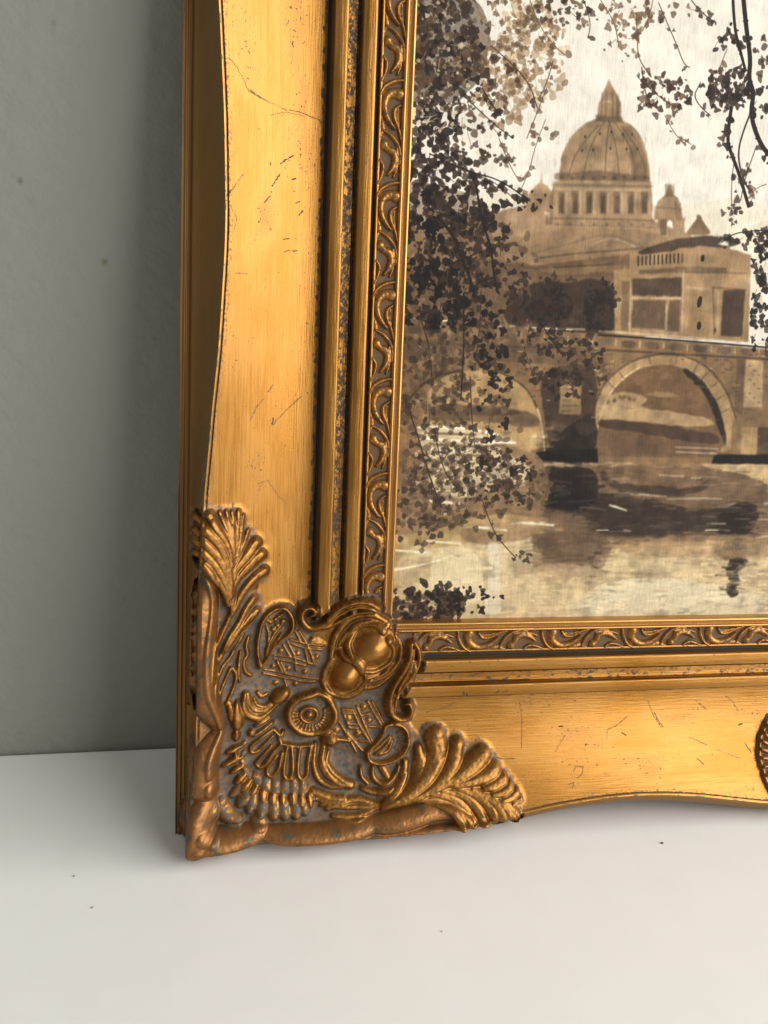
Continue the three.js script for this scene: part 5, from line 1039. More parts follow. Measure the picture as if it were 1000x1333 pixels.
line('#ead9b2', 0.3, 0.4, '126.1,269.8 135.1,269.8');
line('#ead9b2', 0.3, 0.4, '147.2,297.6 152.1,297.7');
line('#ead9b2', 0.3, 0.4, '156.6,275.4 163.4,275.5');
line('#ead9b2', 0.3, 0.4, '123.8,273.1 133.2,272.8');
line('#ead9b2', 0.3, 0.4, '158.6,274.2 166,274');
line('#ead9b2', 0.3, 0.4, '83.1,304.1 90,304.3');
line('#ead9b2', 0.3, 0.4, '105.7,266.1 114,265.9');
line('#ead9b2', 0.3, 0.4, '86.7,271.4 96,271');
line('#ead9b2', 0.3, 0.4, '62.8,301.4 67,301.4');
line('#ead9b2', 0.3, 0.4, '63.5,311.3 68.5,311.5');
line('#ead9b2', 0.3, 0.4, '153.3,271.7 160.6,271.4');
line('#ead9b2', 0.3, 0.4, '94.4,300.1 102.6,300.1');
line('#ead9b2', 0.3, 0.4, '152.8,282.3 159.5,282.1');
line('#ead9b2', 0.3, 0.4, '128,285.5 134.7,285.5');
line('#ead9b2', 0.3, 0.4, '156.8,320.3 163.2,320.2');
line('#ead9b2', 0.3, 0.4, '143.1,286.5 150.4,286.4');
line('#ead9b2', 0.3, 0.4, '89.2,265.6 93,265.4');
line('#ead9b2', 0.3, 0.4, '103.7,306.2 108.9,306.3');
line('#ead9b2', 0.3, 0.4, '90.4,314.1 98.4,314');
line('#ead9b2', 0.3, 0.4, '108.9,318.5 112.4,318.7');
line('#ead9b2', 0.3, 0.4, '134,317.6 142,317.9');
line('#ead9b2', 0.3, 0.4, '88.2,291.8 97.3,291.9');
line('#ead9b2', 0.3, 0.4, '54.9,267 63.1,267');
line('#ead9b2', 0.3, 0.4, '133.6,307.9 144.6,308.2');
line('#ead9b2', 0.3, 0.4, '149.9,321.4 161.5,321.3');
line('#ead9b2', 0.3, 0.4, '135.1,281.8 146.1,281.9');
line('#ead9b2', 0.3, 0.4, '129.1,321.4 137,321.6');
line('#ead9b2', 0.3, 0.4, '87.5,276.5 96.9,276.6');
line('#ead9b2', 0.3, 0.4, '142.4,311.6 150.5,311.3');
line('#ead9b2', 0.3, 0.4, '116.1,287.9 119.9,288.1');
dab(SEPIA, 0.6, '82,302.3', 3, 1.2);
dab(SEPIA, 0.6, '83.6,306.6', 3, 1.2);
dab(SEPIA, 0.6, '83.2,309.7', 3, 1.2);
dab(SEPIA, 0.6, '81.4,312.2', 3, 1.2);
dab(SEPIA, 0.6, '84.4,300.5', 3, 1.2);
wash('#8b6d4c', 0.9, '-3,255.1 56.8,259.1 64.2,276.6 55.9,294.5 28.1,291.7 -1.5,294.8', 1);
wash('#dcc9a0', 0.8, '8.7,253.6 26,251.9 50.5,256.9 38.4,259.6 54.2,266.8 57.6,271.4 39.4,277 27.5,280.1 15.4,277.3 14.9,265.9 10.1,258.9', 1);
melt('-1.8,249.4 67.4,325', 1300, 4.5, 0.9, 2.2, 0);
line('#f0e4c6', 0.95, 1.5, '9.9,253.6 23.1,253.1 33.6,254 41.2,256');
line('#f0e4c6', 0.95, 1.5, '10.1,257.5 26.3,258.2 47.5,258.2');
line('#f0e4c6', 0.95, 1.5, '14.6,261.3 29.5,262.1');
line('#f0e4c6', 0.95, 1.5, '2.4,281.8 15.5,280.2 24.5,281.5');
line(UMBER, 0.7, 1.3, '14.4,255.7 32.2,255.7');
line(UMBER, 0.7, 1.3, '14.6,259.6 32.4,260.3 41.5,259.5');
line(UMBER, 0.7, 1.3, '23.6,263.4 38.7,263.6');
wash('#8d6f4e', 0.85, '-2.7,263.5 11.2,263.7 15.4,277.3 13.1,291.8 -1.5,294.8', 1);
wash('#b0925f', 0.85, '4.4,294.8 24.9,287.7 55.3,285 65.2,291.5 40.4,294.6 16.4,299.4', 1);
wash('#967752', 0.75, '25.1,291.7 43.2,288.7 64.9,287.3 59.1,294.5 34.5,298.2', 1);
line('#eee2c2', 0.9, 1.1, '3.1,299.4 16.5,300.6');
line('#eee2c2', 0.9, 1.1, '2.5,307 16.7,304.7 25.5,301.2');
line('#eee2c2', 0.9, 1.1, '14.8,295.9 28.4,297');
line('#eee2c2', 0.9, 1.1, '34.1,290.5 46.4,291.6');
line('#eee2c2', 0.9, 1.1, '52.4,288.6 65.1,289.7');
wash('#e9e4d4', 0.4, '38.7,296.4 42.3,295.8 44.4,299.4 44.7,315.6 46.5,324.7 38.4,324.6 39.8,315.5 40.5,306.5', 1);
wash('#e4d3a8', 0.6, '16.4,298.8 36,298.2 39.5,321.5 17.4,320.1', 1);
wash('#cdb285', 0.5, '56.5,303.5 92.1,306.7 80.2,322 60.6,318.7', 1);
strokes([UMBER,SEPIA,TAN2], 0.35, '1.3,221.7 153.8,244.3', 160, 4, 0.5, 0);
strokes([PALE,TAN], 0.3, '54.2,219.1 153.8,244.3', 60, 3, 0.4, 0);
strokes([UMBER,TAN2,PALE], 0.3, '3.3,269 158.8,290.9', 120, 9, 0.6, 0);
strokes([TAN2,PALE,UMBER], 0.22, '4.3,291.9 162.5,326.3', 130, 10, 0.6, 0);
strokes([UMBER,TAN2], 0.25, '36.6,176.1 98.7,189.6', 90, 3, 0.6, 1.4);
strokes([UMBER,TAN2], 0.3, '55.2,143.7 94.6,160.4', 50, 3, 0.5, 1.5);
strokes([PALE,UMBER], 0.25, '89.5,185.9 142.1,214.6', 60, 3, 0.4, 1.5);
strokes([SEPIA,UMBER], 0.45, '0.3,197.5 54,216.3', 70, 6, 0.9, 1.2);
melt('-4,195.1 55.7,219', 700, 3, 0.9, 2.2, 1.3);
melt('-3.1,217.9 157.5,262.7', 1500, 2.4, 0.5, 0.6, 0);
melt('31.9,144.6 143.8,214.5', 2200, 1.6, 0.4, 0.6, 1.5);
melt('-0.5,283.3 164.3,326.3', 1100, 9, 0.5, 1.6, 0);
spread(0.28);
line(UMBER, 0.25, 0.7, '76.9,139.7 76.3,148.4 76.7,157.9');
line(UMBER, 0.25, 0.7, '76.9,139.7 80.6,148 82.3,157.6');
line(UMBER, 0.25, 0.7, '74.8,140.2 69.9,148.4 68.3,159.4');
line(UMBER, 0.25, 0.7, '79,139.7 86.4,146.9 89.1,157.6');
line(UMBER, 0.25, 0.7, '73,141.1 64.7,150.8 62.3,160.5');
line(UMBER, 0.25, 0.7, '81.6,140.8 90.2,148.7 93.5,157.8');
dab(SEPIA, 0.6, '78.2,149', 0.7, 0.9);
dab(SEPIA, 0.6, '84.6,148.7', 0.7, 0.9);
dab(SEPIA, 0.6, '73.6,144.3', 0.7, 0.9);
dab(SEPIA, 0.6, '78.1,143.3', 0.7, 0.9);
dab(SEPIA, 0.6, '82.7,143.7', 0.7, 0.9);
dab(SEPIA, 0.6, '86.4,143.4', 0.7, 0.9);
dab(SEPIA, 0.6, '88.9,148.3', 0.7, 0.9);
dab(SEPIA, 0.6, '71.3,150.2', 0.7, 0.9);
dab(SEPIA, 0.6, '67.1,150.8', 0.7, 0.9);
dab(SEPIA, 0.6, '67.9,145.9', 0.7, 0.9);
line(SEPIA, 0.7, 0.8, '92.4,186.9 92.7,190');
line(SEPIA, 0.7, 0.8, '94.1,186.7 94.3,189.8');
line(SEPIA, 0.7, 0.8, '95.7,186.5 96,189.6');
line(SEPIA, 0.7, 0.8, '97.3,186.2 97.6,189.4');
line(SEPIA, 0.7, 0.8, '99,186 99.2,189.2');
line(SEPIA, 0.7, 0.8, '100.6,185.8 100.9,189');
line(SEPIA, 0.7, 0.8, '102.3,185.6 102.5,188.8');
line(SEPIA, 0.7, 0.8, '103.9,185.4 104.2,188.6');
line(SEPIA, 0.7, 0.8, '105.5,185.2 105.8,188.4');
line(SEPIA, 0.7, 0.8, '107.2,185 107.5,188.2');
line(SEPIA, 0.7, 0.8, '108.9,184.7 109.1,188');
dab(DARK, 0.9, '119.3,185.6', 1.1, 2);
dab(DARK, 0.9, '119.5,202', 1.6, 3.6);
dab(DARK, 0.9, '120.1,211', 1.5, 2.6);
line('#efe3c6', 0.6, 0.6, '1.6,214.4 12.4,214.6 24.1,214.8');
line('#efe3c6', 0.5, 0.5, '50.9,215.3 67.7,215.3');
line(DARK, 0.5, 0.8, '78.7,216.7 104.2,216.8 154.4,217.9');
dab(PALE, 0.35, '44.8,242.7', 1.39, 0.5);
dab(SEPIA, 0.35, '95.4,221.8', 1.34, 0.5);
dab(SEPIA, 0.35, '103.1,220.1', 1.51, 0.5);
dab(SEPIA, 0.35, '47.8,228.3', 1.8, 0.5);
dab(SEPIA, 0.35, '55.4,225.3', 1.29, 0.5);
dab(PALE, 0.35, '126.8,227', 1.22, 0.5);
dab(SEPIA, 0.35, '143.8,221.3', 1.95, 0.5);
dab(SEPIA, 0.35, '29.1,237.4', 2.17, 0.5);
dab(SEPIA, 0.35, '20.5,241.4', 1.52, 0.5);
dab(PALE, 0.35, '68.3,236.6', 1.78, 0.5);
dab(SEPIA, 0.35, '81.9,229.8', 1.98, 0.5);
dab(PALE, 0.35, '78.1,221.8', 1.54, 0.5);
dab(PALE, 0.35, '9.1,244', 1.61, 0.5);
dab(SEPIA, 0.35, '24.8,226', 2, 0.5);
dab(PALE, 0.35, '79,223.7', 1.47, 0.5);
dab(SEPIA, 0.35, '54.3,229.8', 1.9, 0.5);
dab(PALE, 0.35, '19.8,242.6', 1.42, 0.5);
dab(SEPIA, 0.35, '31.3,231.7', 1.39, 0.5);
dab(SEPIA, 0.35, '55.6,238.4', 2.05, 0.5);
dab(SEPIA, 0.35, '30.3,228.1', 1.85, 0.5);
dab(SEPIA, 0.35, '58.2,235.1', 1.2, 0.5);
dab(SEPIA, 0.35, '8.4,231', 1.64, 0.5);
dab(SEPIA, 0.35, '49.9,232.5', 1.57, 0.5);
dab(SEPIA, 0.35, '47.9,232.1', 1.41, 0.5);
dab(PALE, 0.35, '13.7,224.6', 2.02, 0.5);
dab(SEPIA, 0.35, '48.5,226.4', 1.59, 0.5);
dab(SEPIA, 0.35, '146.8,220.7', 1.97, 0.5);
dab(SEPIA, 0.35, '79.7,237.2', 1.39, 0.5);
dab(SEPIA, 0.35, '16.6,243.7', 2.1, 0.5);
dab(SEPIA, 0.35, '32.1,235.5', 1.82, 0.5);
dab(PALE, 0.35, '149,221.3', 1.51, 0.5);
dab(PALE, 0.35, '60,241.9', 1.33, 0.5);
dab(PALE, 0.35, '12.9,229', 1.47, 0.5);
dab(SEPIA, 0.35, '132.5,228.5', 1.65, 0.5);
dab(SEPIA, 0.35, '80.7,239', 1.82, 0.5);
dab(SEPIA, 0.35, '70.4,223.3', 2.16, 0.5);
dab(SEPIA, 0.35, '54.1,240.7', 1.27, 0.5);
dab(SEPIA, 0.35, '45,224.3', 2.05, 0.5);
dab(SEPIA, 0.35, '150.5,223.9', 1.47, 0.5);
dab(PALE, 0.35, '47.5,224.3', 2.12, 0.5);
dab(PALE, 0.35, '59.4,233.7', 1.77, 0.5);
dab(SEPIA, 0.35, '114.1,224.1', 1.39, 0.5);
dab(SEPIA, 0.35, '34.6,224.1', 2, 0.5);
dab(SEPIA, 0.35, '138.7,235.6', 2.02, 0.5);
dab(PALE, 0.35, '76.9,237.8', 1.57, 0.5);
dab(PALE, 0.35, '68.2,234.3', 1.89, 0.5);
dab(SEPIA, 0.35, '28.5,223.9', 2.2, 0.5);
line('#ece0c4', 0.3, 0.5, '9.9,253.6 33.6,254');
line('#ece0c4', 0.3, 0.5, '10.1,257.5 26.3,258.2 47.5,258.2');
line('#ece0c4', 0.3, 0.5, '83.1,291.4 88.3,291.3');
line('#ece0c4', 0.3, 0.5, '130.3,291.1 136.1,291');
line('#ece0c4', 0.3, 0.5, '2.5,307 16.7,304.7 25.5,301.2');
line('#ece0c4', 0.3, 0.5, '14.8,295.9 28.4,297');
wash(SEPIA, 0.5, '-9,106 23.8,101.9 30.1,113.8 28.1,129.4 17.4,140.8 8.8,136.6 -7.4,145.9', 1);
wash(UMBER, 0.45, '-6.6,166.4 27.4,168.8 36.9,181.5 23.7,206.8 -4.6,216.6', 1);
leaves([TAN,'#c4a97e'], 0.6, '44.8,119.8', 14.5, 18.2, 90, 2.4);
leaves([TAN,TAN2], 0.7, '35.4,131.2', 11.5, 15.6, 60, 2.2);
leaves([SEPIA,UMBER], 0.85, '16,321.3', 15.8, 6, 130, 2.2);
leaves([UMBER,TAN2], 0.75, '23.3,257.1', 27.1, 20.1, 150, 1.9);
leaves([UMBER,SEPIA], 0.8, '27.2,274.3', 24.3, 14.5, 120, 1.8);
leaves([TAN2,UMBER], 0.7, '12.8,221.2', 20.4, 22.1, 120, 2);
leaves([UMBER,SEPIA], 0.75, '13.3,232.2', 17.6, 19.5, 90, 2.1);
leaves([UMBER], 0.7, '34.6,192.5', 17.8, 19.2, 60, 2);
leaves([DARK,SEPIA], 0.85, '12.1,118.4', 13.9, 17.7, 120, 2.5);
leaves([DARK,INK], 0.85, '6.8,154.8', 9.5, 15.6, 50, 2.5);
leaves([DARK,SEPIA], 0.9, '18.1,182.9', 17.3, 16.1, 80, 2.7);
leaves([INK,DARK], 0.9, '12,204.8', 14.4, 13.6, 60, 2.5);
leaves([SEPIA,UMBER], 0.7, '24.8,228.9', 26.9, 16.8, 60, 2.4);
leaves([SEPIA,UMBER], 0.6, '24.3,277.2', 24.3, 17.5, 50, 2.3);
leaves([SEPIA,DARK], 0.9, '53.3,205.1', 14, 7.2, 90, 1.7);
leaves([DARK,SEPIA], 0.9, '77.9,205.3', 7.5, 9.6, 60, 1.7);
leaves([SEPIA], 0.85, '62,199.5', 18.5, 3.3, 40, 1.4);
leaves([TAN,TAN2], 0.75, '41.8,117.6', 15.9, 19.4, 110, 1.5);
leaves([UMBER,TAN2], 0.8, '30.4,118.9', 17.2, 20.6, 120, 1.5);
leaves([DARK,SEPIA,UMBER], 0.9, '12.2,120.9', 15.4, 20.3, 200, 2.1);
leaves([SEPIA,UMBER], 0.85, '20.2,140.6', 17.1, 13, 100, 1.7);
leaves([DARK,SEPIA], 0.9, '9.6,154.6', 12.7, 15.6, 110, 1.9);
leaves([DARK,SEPIA], 0.92, '21.7,169.3', 17.3, 13.3, 100, 2.1);
leaves([INK,DARK,SEPIA], 0.92, '11.2,188.7', 14.3, 18.8, 150, 2.1);
leaves([DARK,SEPIA], 0.9, '28.6,190.2', 11.7, 16.3, 90, 1.8);
leaves([SEPIA,DARK], 0.85, '37.7,195', 11.9, 11, 40, 1.6);
leaves([INK,DARK], 0.9, '17.9,207.2', 17.5, 10.9, 80, 2);
leaves([UMBER,SEPIA], 0.8, '18.7,223.6', 20.6, 13.9, 70, 1.8);
leaves([INK,DARK], 0.9, '36.3,222.8', 6.6, 16.8, 40, 1.9);
leaves([SEPIA,DARK], 0.85, '62.2,224.3', 15.5, 14.3, 90, 1.8);
leaves([SEPIA,DARK], 0.85, '73.4,229.6', 8.2, 14.4, 46, 1.6);
leaves([UMBER,SEPIA], 0.8, '13.8,243.3', 14.7, 12.6, 60, 1.8);
leaves([INK,DARK], 0.9, '38.8,239.6', 6.6, 17.1, 34, 1.9);
leaves([SEPIA,UMBER], 0.85, '23.7,265.7', 18.1, 17.3, 80, 1.7);
leaves([DARK,SEPIA], 0.88, '42.1,271.1', 13.8, 10.5, 80, 1.9);
leaves([SEPIA,UMBER], 0.85, '54.6,273.8', 11.2, 8.9, 44, 1.7);
leaves([SEPIA,UMBER], 0.85, '15.7,283.1', 15, 11.6, 50, 1.8);
leaves([UMBER,SEPIA], 0.8, '11.6,291.8', 10.7, 7.6, 20, 1.7);
leaves([DARK,SEPIA], 0.9, '17.4,318.9', 14, 7.2, 90, 1.9);
leaves([DARK], 0.9, '32.5,318.4', 12.4, 6, 26, 1.5);
leaves([SEPIA], 0.8, '53.3,302.9', 5.7, 3, 8, 1.5);
leaves([UMBER,TAN2], 0.8, '47.2,111.8', 8.7, 10.3, 40, 1.5);
leaves([SEPIA,UMBER], 0.85, '56.9,104.2', 11.7, 5.6, 40, 1.5);
leaves([UMBER,TAN2], 0.8, '80.6,102.6', 10.3, 6.8, 40, 1.6);
leaves([TAN2,UMBER], 0.8, '80,113.2', 7.9, 5.8, 16, 1.5);
leaves([UMBER], 0.8, '100.1,97.6', 12.3, 3.1, 14, 1.5);
leaves([SEPIA,UMBER], 0.88, '96.1,129.7', 9.3, 7.5, 44, 1.7);
leaves([SEPIA], 0.85, '104.3,126.6', 5, 4.3, 10, 1.6);
leaves([DARK,SEPIA], 0.92, '124.6,122.3', 10.3, 6, 80, 1.9);
leaves([DARK,SEPIA], 0.9, '123.4,127.4', 8.3, 4.4, 40, 1.8);
leaves([DARK,SEPIA], 0.9, '119.7,105.5', 10.8, 4.8, 16, 1.9);
leaves([SEPIA], 0.85, '136.8,109.5', 3.9, 9.2, 14, 2);
leaves([DARK], 0.9, '137.9,125.9', 3.9, 8.3, 12, 2);
leaves([SEPIA], 0.85, '130.8,168.7', 4.6, 3.4, 14, 1.7);
leaves([DARK,SEPIA], 0.9, '138.2,176.8', 8.6, 4, 26, 1.9);
leaves([INK,DARK], 0.92, '145,193.8', 4.7, 17.6, 50, 2);
leaves([DARK,SEPIA], 0.9, '147.2,214.3', 4.1, 8.9, 14, 1.9);
leaves([UMBER], 0.8, '52.4,146.6', 6.5, 2.1, 8, 1.5);
leaves([SEPIA], 0.85, '34,156.3', 7, 3.2, 16, 1.7);
leaves([DARK], 0.9, '48,170.3', 8.3, 3.8, 22, 1.6);
twig(DARK, 0.95, 3, '127.2,91.7 129.6,102.1 132.6,112.2 132,119.3 135,123.4 134,131.9 139.7,142.5 145,146.2', 15, 1.6);
twig(DARK, 0.95, 1.9, '122.8,92.2 124.4,101.7 127,107.9 130.3,115.7', 7, 1.6);
twig(DARK, 0.95, 2.3, '125.9,129.9 125.1,141.1 127.6,146.4 131.5,152.8 137,164.8', 10, 1.6);
twig(SEPIA, 0.85, 1.2, '134,131.9 130.9,140.5 130.5,149 135.4,158.4 138.1,159.6', 10, 1.6);
twig(SEPIA, 0.8, 0.5, '129.1,148 128.7,157.6 130.1,168.8', 6, 1.6);
twig(SEPIA, 0.8, 0.5, '125.2,135.5 123.5,144', 4, 1.6);
twig(UMBER, 0.8, 0.6, '84.8,101.6 86,112.5 87,117.2 92.4,122.5', 7, 1.6);
twig(SEPIA, 0.85, 0.6, '88.4,119.7 89.7,127.1 93.3,133.2', 6, 1.6);
twig(SEPIA, 0.8, 0.55, '93,96.9 96.9,102.8 101.9,110.7 105,116.8 107.5,117.6', 8, 1.6);
twig(UMBER, 0.8, 0.5, '99.1,135.3 102.7,141 107.5,144.4', 6, 1.6);
twig(UMBER, 0.8, 0.5, '105.4,142.4 110.7,144.6', 4, 1.6);
twig(UMBER, 0.75, 0.5, '122,109.5 119.6,117.4', 3, 1.6);
twig(UMBER, 0.7, 0.45, '143.8,156.3 138.6,157.9 137.8,163', 6, 1.6);
twig(DARK, 0.9, 0.7, '27.8,133.3 31.5,138.4 35.1,141.7', 6, 1.6);
twig(UMBER, 0.7, 0.5, '51.9,130.5 49.5,137.6 45.5,148.6', 6, 1.6);
twig(UMBER, 0.7, 0.45, '52.1,141.6 48.6,151.5 47.3,159.1 43.7,168', 8, 1.6);
twig(UMBER, 0.75, 0.5, '35,149.6 39,157.7 43.5,163.7', 6, 1.6);
twig(SEPIA, 0.75, 0.5, '23.6,161.7 33,164.1 39,167.8 42.7,170.7', 8, 1.6);
twig(DARK, 0.9, 1.8, '10.6,176 18.9,182.8 22.9,191.7 26.7,198.5 28.8,205.4', 10, 1.6);
twig(DARK, 0.9, 1.4, '27.3,166.1 30.3,179.3 34.3,187.1 35.8,197.9 37.6,203.3', 10, 1.6);
twig(SEPIA, 0.85, 0.7, '31.1,203.7 31.6,211.9 30.7,228.6', 6, 1.6);
twig(SEPIA, 0.9, 0.9, '9,214.8 12.9,223.9 14,234.9', 6, 1.6);
twig(DARK, 0.9, 0.8, '24.1,204.1 26,217.7 25.5,242.9', 6, 1.6);
twig(DARK, 0.85, 0.7, '50.3,206.7 59,218.8 63.7,224.3', 6, 1.6);
twig(SEPIA, 0.8, 0.6, '48.1,219.4 51.9,230.5 55.3,236.1', 6, 1.6);
twig(SEPIA, 0.9, 0.9, '4.5,243.7 11.1,260.3 15.1,271.6 20.1,283', 8, 1.6);
twig(SEPIA, 0.85, 0.7, '16.1,254.5 19.1,268.7 27.3,277.2', 6, 1.6);
twig(SEPIA, 0.85, 0.6, '35.9,279.9 40.3,291.7 46.8,298.8 50.8,302.3', 8, 1.6);
twig(SEPIA, 0.8, 0.6, '28.6,234.3 30.1,249.8 31.8,259.8', 6, 1.6);
twig(UMBER, 0.8, 0.5, '43.7,102 47,109.2 53.9,116.2 58.2,118.8', 9, 1.7);
twig(SEPIA, 0.8, 0.5, '63.9,99.5 67.4,105.8 66.7,112.1', 6, 1.7);
twig(UMBER, 0.8, 0.5, '70.4,98.7 76.2,104.2 78.8,113.4', 6, 1.7);
twig(SEPIA, 0.85, 0.6, '106,94.3 110.1,98 116,100.5', 6, 1.7);
twig(UMBER, 0.8, 0.5, '90.7,96.1 90,101.5 87.4,107.1', 6, 1.7);
twig(SEPIA, 0.85, 0.6, '30.4,118.9 38.7,124.1 45.5,130.1 48.9,137.7', 10, 1.7);
twig(SEPIA, 0.85, 0.6, '19.9,135.4 31.9,144.6 40.2,149.1', 8, 1.7);
twig(DARK, 0.85, 0.7, '9.7,157.2 24.2,162.2 35.8,163.3 48,170.3', 10, 1.7);
twig(SEPIA, 0.8, 0.6, '138,142.6 134.3,154.3 133.2,162.9', 8, 1.7);
twig(DARK, 0.85, 0.6, '146.3,173.3 133,174.3 126.9,179.3', 8, 1.7);
twig(UMBER, 0.8, 0.6, '53.7,121.4 51.9,129.5 48.7,135.1', 7, 1.7);
twig(SEPIA, 0.8, 0.5, '86.9,123.1 93.4,127.8 103.2,132.2', 8, 1.7);
twig(DARK, 0.8, 0.6, '117.6,133.5 109.2,128.9 112.4,122.5', 8, 1.7);
leaves([PALE,TAN,'#cdb990'], 0.8, '12.2,120.9', 14, 20.3, 46, 1);
leaves([TAN,TAN2], 0.8, '16.9,188.3', 15.9, 18.9, 50, 1.1);
leaves(['#e0d9ca',PALE], 0.85, '17.7,146', 14.2, 13, 36, 1.1);
leaves([TAN,PALE], 0.7, '26.9,268.5', 21.2, 14.5, 40, 1.1);
leaves([TAN2,TAN], 0.6, '36.3,222.8', 30.3, 11.2, 40, 1.1);
{ // pigment settles in the ribs of the board and blooms in the washes
  const im = g2.getImageData(0, 0, CW, CH), d = im.data;
  for (let y = 0; y < CH; y++) for (let x = 0; x < CW; x++) { const k = (y * CW + x) * 4, mx = x / PX, my = y / PX, f = 1 + (fbm(mx * .16, my * .16, 401, 4) - .5) * .13 + (noise(mx * 1.7, my * .3, 403) - .5) * .06 + (noise(mx * 3.5, my * 3.5, 404) - .5) * .05; for (let c = 0; c < 3; c++) d[k + c] = 255 * Math.pow(clamp(d[k + c] * f / 255), 1.16); const grey = .3 * d[k] + .55 * d[k + 1] + .15 * d[k + 2]; for (let c = 0; c < 3; c++) d[k + c] = mix(d[k + c], grey, .16); }
  // past the part that the photograph shows, the drawing goes on as its own mirror image
  const far = (y) => mix(139, 164, clamp((y - 90) / 237)), high = (x) => mix(107, 88, clamp(x / 139)), src = d.slice();
  for (let y = 0; y < CH; y++) for (let x = 0; x < CW; x++) { let mx = x / PX, my = y / PX; if (my < high(mx)) my = 2 * high(mx) - my; const e = far(my); if (mx > e) mx = 2 * e - mx; if (mx === x / PX && my === y / PX) continue; const a = (clamp(Math.round(my * PX), 0, CH - 1) * CW + clamp(Math.round(mx * PX), 0, CW - 1)) * 4; for (let c = 0; c < 3; c++) d[(y * CW + x) * 4 + c] = src[a + c]; }
  g2.putImageData(im, 0, 0);
}
const sheetMap = new THREE.CanvasTexture(sheet); sheetMap.colorSpace = THREE.SRGBColorSpace; sheetMap.magFilter = THREE.LinearFilter;
const ribData = new Uint8Array(256 * 256 * 4);
for (let j = 0; j < 256; j++) for (let i = 0; i < 256; i++) { const x = i / 256, w = .5 + .7 * (hash(i >> 2, 0, 9) - .5) + .3 * (hash(i >> 1, j >> 3, 10) - .5); ribData.fill(255 * clamp(w), (j * 256 + i) * 4, (j * 256 + i) * 4 + 3); ribData[(j * 256 + i) * 4 + 3] = 255; }
const ribs = tile(dataTexture(ribData, 256, 256, false), SHEET.W / 14, SHEET.H / 14);
{ const g = new THREE.BoxGeometry(SHEET.W * MM, SHEET.H * MM, .8 * MM); const m = part('art_print', g, new THREE.MeshPhysicalMaterial({ map: sheetMap, roughness: .7, specularIntensity: .35, bumpMap: ribs, bumpScale: 0.00005 }), frame); m.position.set((SHEET.u + SHEET.W / 2) * MM, (SHEET.v + SHEET.H / 2) * MM, 1.0 * MM); m.userData.label = 'sepia print of a domed church behind a stone bridge and river'; }
{ // the plain wooden back of the frame
  const wood = new THREE.MeshStandardMaterial({ color: new THREE.Color().setRGB(.16, .085, .035), roughness: .7 });
  const b1 = part('backing', new RoundedBoxGeometry(76 * MM, 398 * MM, 11.4 * MM, 2, .6 * MM), wood, frame); b1.position.set(38.3 * MM, 201 * MM, -6 * MM);
  const b2 = part('backing', new RoundedBoxGeometry(240 * MM, 66 * MM, 11.4 * MM, 2, .6 * MM), wood, frame); b2.position.set(197 * MM, 42 * MM, -6 * MM);
  const b3 = part('backing', new THREE.BoxGeometry(244 * MM, 330 * MM, 4 * MM), wood, frame); b3.position.set(198 * MM, 238 * MM, -6 * MM);
}

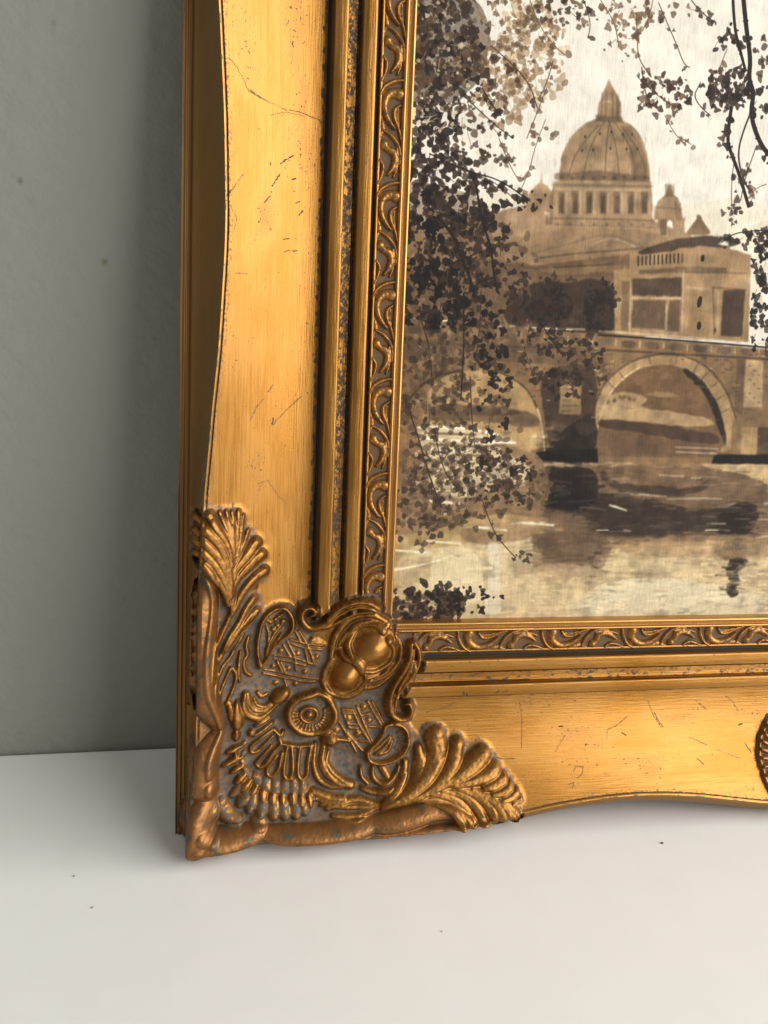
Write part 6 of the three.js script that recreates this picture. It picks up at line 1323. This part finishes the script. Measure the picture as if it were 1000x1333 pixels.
// ---------------------------------------------------------------- setting: wall and white shelf top
function speckled(size, f) { const d = new Uint8Array(size * size * 4); for (let j = 0; j < size; j++) for (let i = 0; i < size; i++) { const c = f(i / size, j / size); d.set([c[0], c[1], c[2], 255], (j * size + i) * 4); } return d; }
{
  const W = 1.6, H = 1.2, N = 1024;
  const peel = tile(dataTexture(speckled(N, (x, y) => { const p = (k, s) => { const X = x * k, Y = y * k, i = Math.floor(X), j = Math.floor(Y), u = fade(X - i), v = fade(Y - j), h = (a, b) => hash(a % k, b % k, s); return mix(mix(h(i, j), h(i + 1, j), u), mix(h(i, j + 1), h(i + 1, j + 1), u), v); }; const v = 255 * (.45 * p(44, 1) + .3 * p(90, 2) + .16 * p(190, 3) + .09 * p(380, 4)); return [v, v, v]; }), N, N, false), W / .26, H / .26);
  const marks = [[-0.0567, 0.2285, .0007, [.12, .10, .08]], [-0.0280, 0.2025, .0009, [.16, .125, .065]], [-0.0438, 0.2813, .0007, [.165, .16, .145]]];
  const cw = 1600, ch = 1200, c = document.createElement('canvas'); c.width = cw; c.height = ch; const k = c.getContext('2d'), base = [.25, .246, .217];
  const css = (q) => `rgb(${q.map((v) => Math.round(toSRGB(v))).join(',')})`; k.fillStyle = css(base); k.fillRect(0, 0, cw, ch);
  for (let i = 0; i < 900; i++) { k.globalAlpha = .02 + .03 * rnd(); k.fillStyle = css(rnd() < .5 ? [.236, .231, .203] : [.264, .261, .232]); k.beginPath(); k.ellipse(rnd() * cw, rnd() * ch, 6 + 40 * rnd(), 6 + 40 * rnd(), rnd() * 3, 0, 7); k.fill(); } k.globalAlpha = 1;
  for (const [x, y, r, col] of marks) { k.fillStyle = css(col); k.beginPath(); for (let i = 0; i < 9; i++) { const a = i / 9 * 6.283, q = r * (.6 + .6 * rnd()); k.lineTo((x + .8) / W * cw + Math.cos(a) * q / W * cw, (1 - (y + .05) / H) * ch + Math.sin(a) * q * 1.25 / H * ch); } k.fill(); }
  const map = new THREE.CanvasTexture(c); map.colorSpace = THREE.SRGBColorSpace; map.magFilter = THREE.LinearFilter;
  const wall = mesh('wall', new THREE.BoxGeometry(W, H, .1), new THREE.MeshStandardMaterial({ map, roughness: .85, bumpMap: peel, bumpScale: .0007 }), scene); wall.position.set(0, H / 2 - .05, -.05); wall.userData = { kind: 'structure', label: 'grey painted wall with orange-peel texture', category: 'wall' };
  const grain = tile(dataTexture(speckled(512, (x, y) => { const v = 255 * (.5 + .3 * (hash(x * 512 >> 1, y * 512 >> 1, 3) - .5) + .3 * (noise(x * 40, y * 40, 6) - .5)); return [v, v, v]; }), 512, 512, false), 8, 4);
  const tint = tile(dataTexture(speckled(512, (x, y) => { const n = fbm(x * 9, y * 9, 5, 4), q = fbm(x * 60, y * 60, 15, 2); const v = .83 + (n - .5) * .035 + (q - .5) * .02; return [toSRGB(v), toSRGB(v * .985), toSRGB(v * .945)]; }), 512, 512, true), 2, 1);
  const top = mesh('shelf_top', new RoundedBoxGeometry(1.6, .03, .75, 3, .003), new THREE.MeshStandardMaterial({ map: tint, roughness: .34, bumpMap: grain, bumpScale: .00003 }), scene); top.position.set(0, -.015, .376); top.userData = { kind: 'structure', label: 'smooth white shelf top under the frame', category: 'shelf' };
}
// crumbs on the shelf
{
  const dark = new THREE.MeshStandardMaterial({ color: new THREE.Color().setRGB(.05, .04, .03), roughness: .8 }), pale = new THREE.MeshStandardMaterial({ color: new THREE.Color().setRGB(.42, .38, .32), roughness: .8 });
  for (const [x, z, r, m, label] of [
    [0.1843, 0.0904, 0.00042, dark, 'tiny dark crumb on the white shelf below the bottom rail'],
    [-0.0332, 0.0849, 0.00035, pale, 'tiny pale crumb on the shelf left of the frame, nearer the wall'],
    [-0.0255, 0.1015, 0.00035, pale, 'tiny pale crumb on the shelf left of the frame, nearer the front'],
    [0.0859, 0.1263, 0.00025, pale, 'tiny pale crumb on the open shelf in front of the frame'],
  ]) { const g = new THREE.IcosahedronGeometry(r, 1), p = g.attributes.position; for (let i = 0; i < p.count; i++) { const q = .75 + .5 * hash(Math.round(p.getX(i) * 1e6), Math.round(p.getY(i) * 1e6), 8); p.setXYZ(i, p.getX(i) * q * 1.5, p.getY(i) * q * .7, p.getZ(i) * q); } g.computeVertexNormals(); const o = mesh('crumb', g, m, scene); o.position.set(x, r * .6, z); o.rotation.y = rnd() * 6; o.userData = { label, category: 'crumb' }; }
}
// ---------------------------------------------------------------- the two windows of the room, out of view on the right, that light the scene
WINDOW.at.forEach((at, k) => {
  const win = new THREE.Group(); win.name = numbered('window'); win.position.copy(at); win.quaternion.copy(windowLights[k].quaternion); scene.add(win);
  win.userData = { label: k ? 'white framed window out of view, nearest the wall behind the picture' : 'white framed window out of view, farther into the room', category: 'window' };
  const paint = new THREE.MeshStandardMaterial({ color: new THREE.Color().setRGB(.7, .68, .64), roughness: .5 });
  const pane = part('pane', new THREE.BoxGeometry(WINDOW.w, WINDOW.h, .006), new THREE.MeshStandardMaterial({ color: 0x000000, emissive: new THREE.Color().setRGB(1, .98, .95), emissiveIntensity: .8 }), win); pane.position.z = .012;
  for (const [w, h, x, y] of [[.06, WINDOW.h + .12, -WINDOW.w / 2 - .031, 0], [.06, WINDOW.h + .12, WINDOW.w / 2 + .031, 0], [WINDOW.w, .06, 0, WINDOW.h / 2 + .031], [WINDOW.w, .06, 0, -WINDOW.h / 2 - .031]]) { const b = part('frame_bar', new RoundedBoxGeometry(w, h, .05, 2, .006), paint, win); b.position.set(x, y, .01); }
});
renderer.render(scene, camera);
